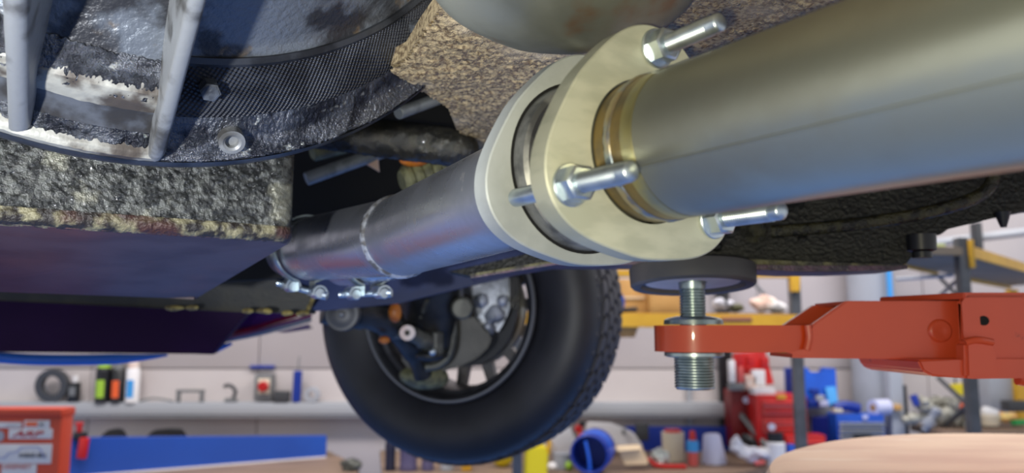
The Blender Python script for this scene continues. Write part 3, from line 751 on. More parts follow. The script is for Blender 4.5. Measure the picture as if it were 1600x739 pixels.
z0, z1 = zz(497), pz - .014
pr = [(z0 - .03, 0), (z0 - .03, .0132)] + thread(z0 - .028, zz(452), .0138, .0032, .0012) + [(zz(450), .0138), (zz(446), .0142), (z1, .0142), (z1, 0)]
padlathe('screw', pr, M_zinc2, 36, 40)
padlathe('top_washer', [(zz(507), .014), (zz(507), .031), (zz(500), .0305), (zz(497), .027), (zz(494), .018), (zz(494), .0135)], M_zinc2)
padlathe('bottom_flange', [(zz(549), .014), (zz(549), .030), (zz(551), .031), (zz(556), .031), (zz(558), .027), (zz(558), .015)], M_zinc2)
pr = [(zz(558), .012), (zz(558), .0205)] + [(2 * zz(583) - t, r) for t, r in thread(zz(605), zz(560), .0215, .0027, .0013)] + [(zz(607), .0205), (zz(608), .012), (zz(608), 0)]
pr = [(zz(608), 0), (zz(608), .0195)] + thread(zz(606), zz(560), .0212, .0030, .0014) + [(zz(558), .0205), (zz(558), 0)]
padlathe('threaded_bush', pr, M_zinc2, 40, 40)

arm = thing('vehicle_lift', at(1300, 560, .80), 'orange red two post lift arm reaching in from the right', 'lift arm')
ztop, zbot = zz(508.5), zz(549)
er = .041
pts = []
for i in range(25):
    q = pi / 2 + pi * i / 24
    pts.append(V((base.x + er * math.cos(q), PY + er * math.sin(q), zbot)))
pts += [V((base.x + .14, PY - er - .002, zbot)), V((base.x + .14, PY + er, zbot))]
bm = B(); hl = [V((base.x + .0225 * math.cos(2 * pi * k / 32), PY + .0225 * math.sin(2 * pi * k / 32), zbot)) for k in range(32)]
# ring with hole: outer loop matched to inner loop
outer = []
for k in range(32):
    q = 2 * pi * k / 32; d = V((math.cos(q), math.sin(q), 0))
    if d.x <= 0: outer.append(V((base.x, PY, zbot)) + d * er)
    else:
        L = min(.14 / max(d.x, 1e-6), er / max(abs(d.y), 1e-6)); outer.append(V((base.x, PY, zbot)) + d * L)
for z_, flip in ((zbot, 0), (ztop, 1)):
    pass
vo0 = [bm.verts.new(p) for p in outer]; vi0 = [bm.verts.new(p) for p in hl]
vo1 = [bm.verts.new(V((p.x, p.y, ztop))) for p in outer]; vi1 = [bm.verts.new(V((p.x, p.y, ztop))) for p in hl]
for k in range(32):
    j = (k + 1) % 32
    bm.faces.new((vo0[k], vo0[j], vi0[j], vi0[k])); bm.faces.new((vo1[k], vi1[k], vi1[j], vo1[j]))
    bm.faces.new((vo0[k], vo1[k], vo1[j], vo0[j])); bm.faces.new((vi0[k], vi0[j], vi1[j], vi1[k]))
obj('eye_plate', bm, M_red, arm, sharp=30)
# box beam: front web, chamfered start; hollow seen from its open upper corner
yf, yb = .775, .845
def P(px, py, Y): return at(px, py, Y)
beam_front = [(1268, 508, .778), (1322, 470, .775), (1520, 470, .762), (1520, 562, .762), (1262, 559, .778), (1222, 549, .78), (1262, 546, .778)]
obj('beam_front', px_plate(B(), beam_front, .77, .007, .0015), M_red2, arm)
zt_ = at(1420, 470, .77).z; zb_ = at(1420, 563, .77).z
obj('beam_back', prism(B(), [V((base.x + .105, .855, ztop)), V((at(1322, 470, .775).x - .005, .855, zt_ - .002)), V((.80, .845, zt_)), V((.50, .845, zb_)), V((base.x + .10, .855, zbot))], (0, -.007, 0)), M_red2, arm)
obj('beam_top', prism(B(), [V((at(1322, 470, .775).x, .777, zt_ - .004)), V((.50, .765, zt_ - .004)), V((.50, .845, zt_ - .004)), V((at(1322, 470, .775).x, .855, zt_ - .004))], (0, 0, .004)), M_red2, arm)
obj('beam_bottom', prism(B(), [V((base.x + .09, .782, zb_ + .002)), V((.50, .765, zb_)), V((.50, .845, zb_)), V((base.x + .09, .85, zb_ + .002))], (0, 0, .004)), M_red2, arm)
obj('weld_fillet', tube(B(), curve([P(1262, 508, .776), P(1264, 528, .776), P(1260, 547, .776)]), .0035, 10), M_red2, arm)
obj('stamped_dimple', lathe(B(), [(0, 0), (-.0006, .004), (-.0014, .0095), (-.0006, .011), (.001, .012)], P(1470, 517, .7645), (0, 1, 0), 28), M_red2, arm)
# outer sleeve the beam slides in
sy0, sy1 = .742, .87
slv = [(1506, 472, .742), (1504, 464, .742), (1512, 457, .742), (2500, 459, .742), (2500, 582, .742), (1560, 586, .742), (1506, 588, .742)]
sf = obj('sleeve_front', px_plate(B(), slv, .742, .008, .002), M_red2, arm)
xl = at(1433, 462, .80).x; xr = at(2500, 460, .742).x
zs1 = at(1512, 457, .742).z
obj('sleeve_top', prism(B(), [V((at(1506, 457, .742).x, .742, zs1)), V((xr, .742, zs1)), V((xr, .87, zs1)), V((xl - .005, .87, zs1)), V((xl - .02, .84, zs1))], (0, 0, -.006), .001), M_red2, arm)
zs0 = at(1506, 588, .742).z
bm = B()
px_plate(bm, [(1434, 562, .735), (1520, 561, .735), (2500, 556, .735), (2500, 583, .735), (1520, 592, .735), (1456, 588, .735), (1442, 580, .735)], .735, .13, .002)
obj('sleeve_bottom', bm, M_red2, arm)
obj('lock_lug', px_plate(B(), [(1508, 534), (1522, 530), (1548, 533), (1559, 543), (1561, 578), (1553, 590), (1510, 592)], .729, .018, .003), M_red2, arm)
obj('lug_weld', tube(B(), curve([P(1508, 535, .730), P(1525, 531, .728), P(1550, 535, .730)]), .0035, 10), M_red2, arm)
obj('hole_shade', cyl(B(), P(1537, 501, .7425), P(1537, 501, .7405), .0046, 20), M_black, arm)  # solid black disc in place of a shaded hole
obj('locking_bolt', tube(B(), [P(1590, 592, .76), P(1625, 600, .76), P(1640, 580, .76)], .006, 12), M_red2, arm)

# ---------------------------------------------------------------- round wooden table bottom right
tc_ = V((.66, .75, CZ - .145)); TR = .40
tb = thing('round_table', (tc_.x, tc_.y, 0), 'round worn pale wooden table top in the lower right foreground', 'table')
obj('table_top', lathe(B(), [(-.05, 0), (-.05, TR - .012), (-.046, TR - .003), (-.038, TR), (-.014, TR), (-.006, TR - .005), (-.001, TR - .02), (.0, TR - .05), (0, 0)], tc_, up, 96), M_wood, tb)
obj('pedestal', lathe(B(), [(0, 0), (0, .20), (.03, .20), (.05, .05), (1.25, .04), (tc_.z - .05, .09), (tc_.z - .05, 0)], V((tc_.x, tc_.y, 0)), up, 32), M_bench, tb)

# ================================================================ workshop background
K = lambda Y: Y / FPX
def bottle(name, px, pyb, Y, prof, label, cat, parts, group=None, tilt=0):
    """upright turned object; parts: (name, prof in pixels (h, r), material)"""
    Y = 840 / (pyb - 517); b = at(px, pyb, Y); b.z = BZ; t = thing(name, b, label, cat, group); k = K(Y)
    ax = V((math.sin(tilt), 0, math.cos(tilt)))
    for (n_, pf, m_) in parts:
        obj(n_, lathe(B(), [(h * k, r * k) for h, r in pf], b, ax, 24), m_, t)
    return t
def can(px, w_, h, Y, cols, label, z=None):
    b = at(px, 628, Y); b.z = TZ; k = K(Y)
    t = thing('spray_can', b, label, 'spray can', 'cans on the grey ledge')
    r = w_ / 2
    body, lbl, cap = cols
    obj('can_body', lathe(B(), [(0, 0), (0, r * k), (h * .78 * k, r * k), (h * .84 * k, r * .75 * k), (h * .84 * k, 0)], b, up, 24), body, t)
    obj('cap', lathe(B(), [(h * .84 * k, 0), (h * .84 * k, r * .8 * k), (h * k, r * .7 * k), (h * k, 0)], b, up, 24), cap, t)
    obj('can_label', lathe(B(), [(h * .12 * k, r * .98 * k), (h * .12 * k, r * 1.03 * k), (h * .55 * k, r * 1.03 * k), (h * .55 * k, r * .98 * k)], b, up, 24, pi * 1.33, pi * 1.68), lbl, t)
    return t
LY = 4.68
can(160, 23, 62, LY, (M_blk, M_lime, M_lime), 'black spray can with lime green label on the grey ledge')
can(183, 20, 60, LY, (M_blk, M_ortxt, M_greym), 'dark spray can with orange patch on the grey ledge')
can(206, 20, 62, LY, (M_white, M_skyb, M_pink), 'white spray can with blue label on the grey ledge')
t = tag(obj('tape_roll', lathe(B(), [(-.02, .058), (-.02, .098), (.02, .098), (.02, .058), (-.02, .058)], V((at(82, 608, LY).x, LY, TZ + .098)), V((0, 1, .05)), 40), M_greyd), 'dark grey ring of tape standing on the ledge', 'tape roll')
bx = at(115, 625, LY); bx.z = TZ
t = thing('small_bottle', bx, 'small black bottle with white cap beside the tape ring', 'bottle')
obj('bottle_body', box(B(), bx + V((0, 0, .058)), (.06, .04, .116), bev=.006), M_blk, t)
obj('bottle_cap', cyl(B(), bx + V((.005, 0, .116)), bx + V((.005, 0, .155)), .014, 14, bev=.003), M_white, t)
obj('bottle_label', box(B(), bx + V((0, -.021, .065)), (.036, .002, .05)), M_greym, t)
bx = at(297, 625, LY); bx.z = TZ
t = thing('bracket', bx, 'low grey metal bracket frame standing on the ledge', 'bracket')
obj('crossbar', box(B(), bx + V((0, 0, .066)), (.165, .03, .016), bev=.003), M_greym, t)
for s in (-1, 1): obj('leg', box(B(), bx + V((s * .07, 0, .029)), (.02, .03, .058), bev=.003), M_greym, t)
bx = at(244, 626, LY); bx.z = TZ
tag(obj('wire_handle', tube(B(), curve([bx + V((-.10, 0, .006)), bx + V((-.03, 0, .022)), bx + V((.04, 0, .018)), bx + V((.10, 0, .006))]), .006, 8), M_greym), 'flat curved grey metal strip lying right of the cans', 'metal strip')
bx = at(357, 625, LY); bx.z = TZ
t = thing('pipe_fitting', bx, 'small dark curled pipe fitting left of the switch box', 'fitting')
obj('base', box(B(), bx + V((.015, 0, .012)), (.07, .03, .024), bev=.005), M_greym, t)
obj('hook', tube(B(), curve([bx + V((.025, 0, .02)), bx + V((.04, 0, .06)), bx + V((.02, 0, .09)), bx + V((-.01, 0, .10)), bx + V((-.03, 0, .09))]), .011, 10), M_greyd, t)
# isolator switch on the wall
bx = at(413, 605, WY - .05)
t = thing('isolator_switch', bx, 'grey wall isolator switch box with red knob on yellow plate', 'switch')
obj('housing', box(B(), V((bx.x, WY - .04, bx.z)), (.105, .08, .155), bev=.008), M_greym, t)
obj('yellow_plate', box(B(), V((bx.x + .008, WY - .083, bx.z + .008)), (.07, .006, .09), bev=.002), M_cream2, t)
obj('knob', cyl(B(), V((bx.x + .010, WY - .086, bx.z + .008)), V((bx.x + .010, WY - .12, bx.z + .008)), .031, 24, bev=.006), M_redbox, t)
bx = at(411, 573, WY)
tag(obj('cable_clip_bar', box(B(), V((bx.x, WY - .012, bx.z)), (.15, .024, .018), bev=.004), M_bluedk), 'short dark bar fixed to the wall over the switch box', 'bar')
bx = at(441, 617, LY); bx.z = TZ
tag(obj('small_box', box(B(), bx + V((0, 0, .033)), (.09, .05, .066), bev=.005), M_greyd), 'small dark grey box between switch and navy stick', 'box')
bx = at(463, 622, LY); bx.z = TZ
t = thing('torch', bx, 'slim navy blue torch standing upright on the ledge', 'torch')
obj('torch_body', cyl(B(), bx, bx + V((.005, 0, .185)), .026, 16, bev=.004), M_bluedk, t)
obj('torch_loop', tube(B(), [bx + V((.005, 0, .18)), bx + V((.01, 0, .27))], .004, 8), M_greym, t)
bx = at(488, 612, LY); bx.z = TZ
tag(obj('hose_coupling', lathe(B(), [(-.02, .022), (-.02, .045), (.02, .045), (.02, .022), (-.02, .022)], bx + V((0, 0, .045)), (0, 1, 0), 24), M_column), 'pale round hose coupling on the ledge beside the wheel', 'coupling')
# conduit drop
bx = at(1077, 640, WY)
tag(obj('conduit_pipe', cyl(B(), V((bx.x, WY - .02, .8)), V((bx.x, WY - .02, 1.46)), .018, 14), M_seam), 'thin grey vertical wall conduit below the lift pad screw', 'conduit')

# benches
BZ = .80
bw = thing('workbench', (-.9, 4.2, 0), 'long workbench with brown wooden top along the left wall', 'workbench')
lp = [V((-2.7, 3.66, BZ)), V((at(562, 600, 3.72).x, 3.66, BZ)), on_z(562, 727, BZ), on_z(516, 707, BZ), V((on_z(516, 707, BZ).x, 4.62, BZ)), V((-2.7, 4.62, BZ))]
obj('bench_top', prism(B(), lp, (0, 0, -.04), .003), M_bench, bw)
obj('bench_front', box(B(), (-1.75, 3.70, .66), (1.8, .03, .2)), M_bblue, bw)
for x in (-2.55, -1.12):
    for y in (3.75, 4.36): obj('leg', box(B(), (x, y, .38), (.06, .06, .76)), M_greyd, bw)
bw2 = thing('workbench', (1.1, 4.3, 0), 'workbench with blue front rail under the clutter at lower centre', 'workbench')
bp = [on_z(598, 748, BZ), on_z(1150, 739, BZ), on_z(1250, 722, BZ), V((2.03, 4.12, BZ)), V((2.03, 4.66, BZ)), V((-.78, 4.66, BZ))]
obj('bench_top', prism(B(), bp, (0, 0, -.04), .003), M_bench, bw2)
obj('bench_front', prism(B(), [bp[1] + V((0, .03, -.04)), bp[2] + V((0, .03, -.04)), bp[2] + V((0, .03, -.20)), bp[1] + V((0, .03, -.20))], (-.01, .025, 0)), M_bblue, bw2)
obj('back_board', box(B(), (.98, 4.64, .86), (.62, .02, .16)), M_bluedk, bw2)
for x in (-.6, 1.98):
    for y in (4.24, 4.6): obj('leg', box(B(), (x, y, .38), (.06, .06, .76)), M_greyd, bw2)

# blue board on the left bench
q0, q1 = at(92, 738, 3.78), at(510, 707, 4.40)
q0.z = q1.z = BZ
t = thing('blue_board', q0.lerp(q1, .5), 'long flat blue panel standing on the left workbench', 'panel')
h0, h1 = at(92, 684, 3.78).z, at(510, 681, 4.40).z
obj('board', prism(B(), [q0, q1, V((q1.x, q1.y, h1)), V((q0.x, q0.y, h0))], (-.01, .03, 0), .003), M_bblue, t)
obj('edge_strip', prism(B(), [q0 + V((0, -.008, 0)), q1 + V((0, -.008, 0)), q1 + V((0, -.008, .008)), q0 + V((0, -.008, .008))], (0, .006, 0)), M_white, t)
for (x0, x1, nm, lb) in ((150, 196, 'rubber_cover', 'black curved rubber cover leaning behind the blue panel, left one'), (222, 290, 'rubber_cover', 'wider black curved rubber cover leaning behind the blue panel')):
    Y_ = 4.45; k = K(Y_)
    pts = [(x0, 690), (x0 + 8, 680), (x0 + 18, 672), ((x0 + x1) / 2 + 6, 670), (x1 - 10, 671), (x1 - 4, 680), (x1, 692), (x1, 705), (x0, 705)]
    o = tag(obj(nm, px_plate(B(), pts, Y_, .05, .006), M_blk), lb, 'cover', 'black covers behind the blue panel')
# red trigger clamp on the panel
cx = at(128, 690, 3.80)
t = thing('trigger_clamp', at(128, 718, 3.80), 'small red clamp with narrow head clipped over the blue panel', 'clamp')
obj('jaw', box(B(), at(124, 668, 3.81), (.022, .02, .05), bev=.005), M_redbox, t)
obj('head_bar', box(B(), at(124, 662, 3.81), (.034, .022, .014), bev=.004), M_redbox, t)
obj('mount_block', box(B(), at(125, 681, 3.81), (.056, .03, .036), bev=.004), M_blk, t)
obj('handle', box(B(), at(130, 700, 3.80), (.040, .028, .10), bev=.006, M=Matrix.Rotation(R(6), 4, 'Y')), M_redbox, t)

# red cabinet with stickers
CYf = 2.55
cb = thing('tool_cabinet', V((-1.95, CYf + .3, 0)), 'orange red tool cabinet with white stickers in the lower left corner', 'cabinet')
x1 = at(95, 640, CYf).x; zc = at(50, 640, CYf).z
obj('cabinet_body', box(B(), V((x1 - .40, CYf + .045, zc / 2)), (.80, .07, zc), bev=.008), M_cabinet, cb)
obj('cabinet_lid', box(B(), V((x1 - .40, CYf + .043, zc - .012)), (.806, .085, .03), bev=.008), M_cabinet, cb)
obj('foot_rail', box(B(), V((x1 - .40, CYf + .12, .03)), (.78, .40, .06)), M_greyd, cb)
def sticker(x0, y0, x1_, y1, m=M_label, dy=.012):
    a, b = at(x0, y0, CYf), at(x1_, y1, CYf)
    return obj('sticker', box(B(), V(((a.x + b.x) / 2, CYf + .008, (a.z + b.z) / 2)), (b.x - a.x, .004, a.z - b.z), bev=.001), m, cb)
def text(parent, s, px, py, hpx, m, Y, shear=0, sx=1.0, yoff=.004, name='lettering', bold=.0):
    cu = bpy.data.curves.new('t', 'FONT'); cu.body = s; cu.size = 1; cu.extrude = .01; cu.shear = shear; cu.offset = bold; cu.align_x = 'LEFT'
    ob = bpy.data.objects.new('t', cu); C.objects.link(ob)
    me = bpy.data.meshes.new_from_object(ob.evaluated_get(bpy.context.evaluated_depsgraph_get()))
    bpy.data.objects.remove(ob); bpy.data.curves.remove(cu)
    p = at(px, py, Y); p.y = Y + yoff; k = hpx * K(Y) / .7
    org = ORG[parent.name]
    mt = Matrix.Translation(p - org) @ Matrix.Rotation(pi / 2, 4, 'X') @ Matrix.Diagonal((k * sx, k, .03, 1))
    me.transform(mt); me.materials.clear(); me.materials.append(m)
    me.name = name
    o = bpy.data.objects.new(name, me); C.objects.link(o); o.parent = parent; ORG[o.name] = org
    return o
bpy.context.view_layer.update()
st1 = sticker(12, 670, 79, 686); text(st1, 'ARP', 18, 682.5, 8.5, M_redtxt, CYf, .35, 2.0, bold=.02)
st2 = sticker(36, 657, 75, 670)
obj('orange_block', box(B(), at(48, 663, CYf) + V((0, .005, 0)), (.037, .003, .014)), M_ortxt, st2)
text(st2, 'X', 58, 667, 7, M_blktxt, CYf, .2, 1.2)
st3 = sticker(-30, 660, 31, 669); text(st3, '~~~', 6, 667, 4, M_blktxt, CYf, .3, 2.2)
st4 = sticker(-30, 694, 77, 725)
text(st4, 'mini-its', 28, 715, 7.5, M_blktxt, CYf, 0, 1.3, bold=.02)
cl = [at(x, y, CYf + .004) for x, y in ((-20, 716), (8, 715), (13, 708), (26, 706), (33, 699), (58, 698), (64, 703), (70, 716))]
obj('car_outline', tube(B(), cl, .0017, 6), M_bluetxt, st4)
st5 = sticker(1, 726, 54, 745); text(st5, 'UNIPART', 3, 733, 6, M_redtxt, CYf, .1, 1.2)
st6 = obj('round_sticker', cyl(B(), at(-4, 682, CYf) + V((0, .010, 0)), at(-4, 682, CYf) + V((0, .006, 0)), .017, 20), M_column, cb)

# ---- clutter on the benches
def sit(px, Y, z=BZ): 
    p = at(px, 600, Y); p.z = z; return p
for (px, m_, wd) in ((612, M_navydrum, 16), (640, M_purp_bar, 26), (670, M_purp_bar, 18), (700, M_column, 20)):
    Y_ = 4.0; b = sit(px, Y_); k = K(Y_)
    lb = {612: 'dark navy drum under the tyre, leftmost of the row', 640: 'wide purple grey drum under the tyre', 670: 'narrow purple grey drum under the tyre', 700: 'pale grey drum under the tyre, last of the row'}[px]
    tag(obj('drum', lathe(B(), [(0, 0), (0, wd * .5 * k), (.008, wd * .53 * k), (.03, wd * .5 * k), (.10, wd * .5 * k), (.11, wd * .53 * k), (.13, wd * .5 * k), (.15, wd * .45 * k), (.15, 0)], b, up, 24), m_), lb, 'drum', 'drums under the tyre')
b = sit(730, 4.0)
tag(obj('yellow_box', box(B(), b + V((0, 0, .06)), (.05, .05, .12), bev=.004), M_yel), 'small orange yellow box under the tyre', 'box')
b = sit(785, 4.1)
t = thing('oil_bottle', b, 'yellow plastic oil bottle lying under the tyre tread', 'bottle')
obj('bottle_body', ball(B(), b + V((0, 0, .065)), (.062, .05, .065), 20), M_yel2, t)
obj('bottle_cap', cyl(B(), b + V((-.05, 0, .09)), b + V((-.085, 0, .11)), .016, 14), M_blk, t)
b = sit(838, 3.85)
t = thing('oil_jug', b, 'tall bright yellow plastic jug with handle right of the tyre', 'jug')
obj('jug_body', prism(B(), [b + V((-.065, -.04, 0)), b + V((.05, -.04, 0)), b + V((.055, -.04, .10)), b + V((.045, -.04, .15)), b + V((-.045, -.04, .15)), b + V((-.06, -.04, .10))], (0, .08, 0), .010), M_yel2, t)
obj('jug_handle', tube(B(), curve([b + V((-.03, 0, .148)), b + V((-.02, 0, .175)), b + V((.04, 0, .185)), b + V((.062, 0, .15)), b + V((.052, 0, .10))]), .012, 10), M_yel, t)
obj('jug_cap', cyl(B(), b + V((-.01, 0, .15)), b + V((-.01, 0, .18)), .018, 16), M_yel2, t)
b = sit(877, 4.25)
Mt = Matrix.Rotation(R(-18), 4, 'Y')
t = thing('carton', b, 'white carton tilted beside the yellow jug', 'carton')
obj('carton_body', box(B(), b + V((0, 0, .12)), (.115, .09, .15), bev=.004, M=Matrix.Rotation(R(-20), 4, 'Y') @ Matrix.Rotation(R(15), 4, 'Z')), M_white, t)
obj('carton_base', box(B(), b + V((.01, 0, .025)), (.12, .10, .05), bev=.004), M_greym, t)
b = sit(872, 4.05)
t = thing('paint_tin', b, 'small grey tin in front of the tilted white carton', 'tin')
obj('tin_body', lathe(B(), [(0, 0), (0, .045), (.07, .045), (.072, .048), (.078, .048), (.078, .04), (.074, 0)], b + V((.02, 0, 0)), up, 24), M_column, t)
b = sit(862, 3.98)
tag(obj('white_lid', ball(B(), b + V((0, 0, .022)), (.026, .026, .022), 16), M_white), 'small round white knob by the yellow jug', 'knob')
b = sit(888, 4.0)
tag(obj('bottle_stopper', ball(B(), b + V((0, 0, .022)), (.02, .02, .022), 16), M_lime), 'small lime green stopper left of the blue bucket', 'stopper')
# blue bucket lying on its side, mouth towards us
b = sit(928, 4.1)
t = thing('bucket', b, 'deep blue plastic bucket lying on its side, mouth facing out', 'bucket')
mc = at(921, 722, 3.84); mc.z = BZ + .094
dx = V((.30, .95, .05)).normalized()
obj('bucket_wall', lathe(B(), [(0, .084), (-.004, .090), (0, .096), (.02, .090), (.17, .098), (.17, 0), (.162, 0), (.162, .094), (.02, .085), (0, .084)], mc + V((0, 0, .010)), dx, 36), M_bluedk, t)
obj('bucket_band', lathe(B(), [(.06, .0915), (.06, .0945), (.12, .0985), (.12, .0945)], mc + V((0, 0, .010)), dx, 36), M_bluebox, t)
obj('bucket_handle', tube(B(), curve([mc + V((-.02, -.01, .075)), mc + V((-.005, -.02, .0)), mc + V((.0, -.02, -.06))]), .008, 8), M_bluebox, t)
b = sit(992, 4.08)
t = thing('cardboard_carton', b, 'open pale cardboard carton right of the blue bucket', 'carton')
obj('carton_body', prism(B(), [at(966, 704, 3.98), at(1000, 702, 3.98), at(1012, 726, 3.98), at(976, 727, 3.98)], (.02, .08, .01), .003), M_card2, t)
obj('carton_flap', prism(B(), [at(962, 699, 3.97), at(1000, 697, 3.97), at(1001, 702, 3.96), at(966, 705, 3.96)], (0, .03, .004)), M_card2, t)
# white panels / bags behind
t = thing('plastic_tray', sit(955, 4.4), 'long white plastic tray leaning over the bench clutter', 'tray')
obj('tray_body', prism(B(), [at(918, 658, 4.4), at(955, 660, 4.4), at(990, 675, 4.4), at(1006, 698, 4.4), at(975, 700, 4.4), at(945, 686, 4.4), at(915, 682, 4.4)], (0, .06, -.015), .006), M_white, t)
obj('tray_recess', box(B(), at(975, 675, 4.38), (.018, .02, .03), bev=.004), M_greym, t)
b = sit(905, 4.3)
t = thing('screwdriver_rack', at(906, 680, 4.3), 'little red and orange tool tip between carton and white tray', 'tool')
obj('red_tip', box(B(), at(904, 670, 4.3), (.04, .03, .04), bev=.008, M=Matrix.Rotation(R(25), 4, 'Y')), M_redbox, t)
obj('orange_tip', box(B(), at(908, 682, 4.3), (.034, .03, .05), bev=.008, M=Matrix.Rotation(R(-10), 4, 'Y')), M_ortxt, t)
obj('black_tip', box(B(), at(910, 662, 4.3), (.03, .03, .026), bev=.006), M_blk, t)
b = at(1003, 674, 4.5)
tag(obj('grey_case', box(B(), b, (.07, .06, .10), bev=.006), M_greyd), 'dark grey upright case behind the white tray', 'case')
b = sit(1062, 4.05)
tag(obj('red_spanner', tube(B(), [at(1012, 715, 4.06), at(1022, 726, 4.05), at(1040, 729, 4.04), at(1072, 729, 4.03)], .011, 10), M_redbox), 'flat bright red tool lying on the bench edge', 'tool')
bottle('cream_tub', 1052, 712, 4.3, None, 'tall cream tub with red lid on the centre bench', 'tub', [('tub_body', [(0, 0), (0, 16), (42, 17), (42, 0)], M_cream2), ('lid', [(42, 0), (42, 13), (46, 12), (46, 0)], M_redbox)])
b = at(1031, 713, 4.1); b.z = BZ + .045
tag(obj('foil_ball', ball(B(), b, .052, 24, .35, nf=40), M_glitter), 'crumpled silver foil ball in front of the cream tub', 'foil')
bottle('squeeze_bottle', 1083, 720, 4.15, None, 'slim red and blue squeeze bottle right of the cream tub', 'bottle', [('bottle_body', [(0, 0), (0, 7.5), (22, 8), (22, 0)], M_redlt), ('blue_sleeve', [(21, 0), (21, 9), (36, 9), (38, 5), (38, 0)], M_skyb), ('nozzle', [(38, 0), (38, 5.5), (50, 4.5), (52, 3), (52, 0)], M_redbox)])
bottle('plastic_cup', 1116, 716, 4.15, None, 'pale lilac white plastic cup upside down on the bench', 'cup', [('cup_body', [(0, 0), (0, 19), (2, 18.5), (40, 13), (43, 11), (43, 0)], M_lilac)], tilt=R(-4))
t = thing('cleaning_rags', sit(1165, 4.12), 'crumpled white rags between the cup and the white jar', 'rag')
for (x, y, s_, m_) in ((1160, 705, (.075, .05, .03), M_rag), (1185, 707, (.05, .04, .022), M_rag), (1150, 692, (.03, .03, .035), M_rag), (1172, 716, (.04, .03, .022), M_lilac), (1196, 704, (.04, .03, .016), M_white)):
    obj('rag_fold', ball(B(), at(x, y, 4.12), s_, 22, .6, nf=26, M=Matrix.Rotation(R(22), 4, 'Y')), m_, t)
tag(obj('red_sachet', box(B(), at(1187, 723, 4.05), (.05, .03, .016), bev=.004, M=Matrix.Rotation(R(-10), 4, 'Y')), M_redlt), 'small red sachet at the front bench edge by the white jar', 'sachet')
bottle('jar', 1213, 721, 4.08, None, 'white plastic jar with black lid in front of the red toolbox', 'jar', [('jar_body', [(0, 0), (0, 14), (34, 14), (38, 11), (38, 0)], M_white), ('lid', [(37, 0), (37, 12), (50, 12), (50, 0)], M_blk)])
tag(obj('blue_pot', box(B(), at(1236, 708, 4.12), (.04, .04, .09), bev=.004), M_bluebox), 'small blue box right of the white jar', 'box')
tag(obj('dark_pouch', ball(B(), at(1172, 690, 4.35), (.055, .03, .028), 18, .4, nf=24, M=Matrix.Rotation(R(25), 4, 'Y')), M_blk), 'crumpled black pouch behind the white rags', 'pouch')

# ---- red tool chests
def drawers(t, x0, x1, ys, Y, m, hm=None, nm='drawer'):
    for (ya, yb) in ys:
        a, b = at(x0, ya, Y), at(x1, yb, Y)
        d = obj(nm, box(B(), V(((a.x + b.x) / 2, Y + .0, (a.z + b.z) / 2)), (b.x - a.x, .02, a.z - b.z), bev=.003), m, t)
        if hm: obj('handle', box(B(), V(((a.x + b.x) / 2, Y - .012, a.z - (a.z - b.z) * .25)), ((b.x - a.x) * .94, .01, .012), bev=.002), hm, d)
def pxbox(x0, y0, x1, y1, Y, d, m, bev=.004):
    a, b = at(x0, y0, Y), at(x1, y1, Y)
    return box(B(), V(((a.x + b.x) / 2, Y + d / 2, (a.z + b.z) / 2)), (abs(b.x - a.x), d, abs(a.z - b.z)), bev=bev)
RY = 4.34
t = thing('tool_chest', sit(1230, RY), 'stacked red metal tool chest with pale red drawers behind a grey rack post', 'tool chest')
obj('chest_body', pxbox(1181, 617, 1264, 712, RY, .25, None), M_redbox, t)
drawers(t, 1192, 1258, [(627, 637), (640, 647), (656, 666), (668, 675)], RY - .008, M_redlt, M_redbox)
obj('yellow_badge', box(B(), at(1221, 620, RY - .012), (.05, .006, .02)), M_yel, t)
obj('round_badge', cyl(B(), at(1206, 667, RY - .02), at(1206, 667, RY - .03), .02, 18), M_lilac, t)
t = thing('tool_chest', sit(1275, 4.22), 'lower red tool chest with shallow drawers at the foot of the stack', 'tool chest')
obj('chest_body', pxbox(1228, 680, 1292, 716, 4.22, .10, None), M_redbox, t)
drawers(t, 1232, 1288, [(690, 698), (701, 711)], 4.212, M_redlt, M_redbox)
t = thing('tool_chest', sit(1160, 4.52), 'back toolbox in red darkened for shade behind the diagonal brace', 'tool chest')
obj('chest_body', pxbox(1142, 610, 1184, 700, 4.5, .16, None), mat('shaded_red_paint', '#7C1016', .45), t)  # darker red puts the shade on this box into its colour
obj('badge', cyl(B(), at(1166, 625, 4.50), at(1166, 625, 4.485), .02, 16), M_lilac, t)
# red blow-mould cases and tools standing on the red chest
t = thing('tool_case', at(1180, 617, 4.45), 'open red tool case lid with red tools above the red chest', 'tool case')
obj('case_lid', prism(B(), [at(1148, 552, 4.56), at(1196, 548, 4.56), at(1210, 600, 4.52), at(1150, 606, 4.52)], (0, .04, 0), .005), M_redbox, t)
for (x, y, w_, h_, m_) in ((1153, 561, 14, 18, M_redbox), (1172, 563, 11, 16, M_redbox), (1194, 566, 12, 16, M_redbox), (1143, 580, 9, 34, M_white), (1156, 585, 8, 26, M_redlt), (1184, 590, 20, 24, M_white), (1172, 596, 18, 20, M_pink), (1150, 604, 24, 12, M_greym)):
    obj('stored_tool', box(B(), at(x, y, 4.48), (w_ * K(4.48), .05, h_ * K(4.48)), bev=.008), m_, t)
obj('white_sheet', pxbox(1178, 607, 1212, 617, 4.36, .1, None), M_white, t)

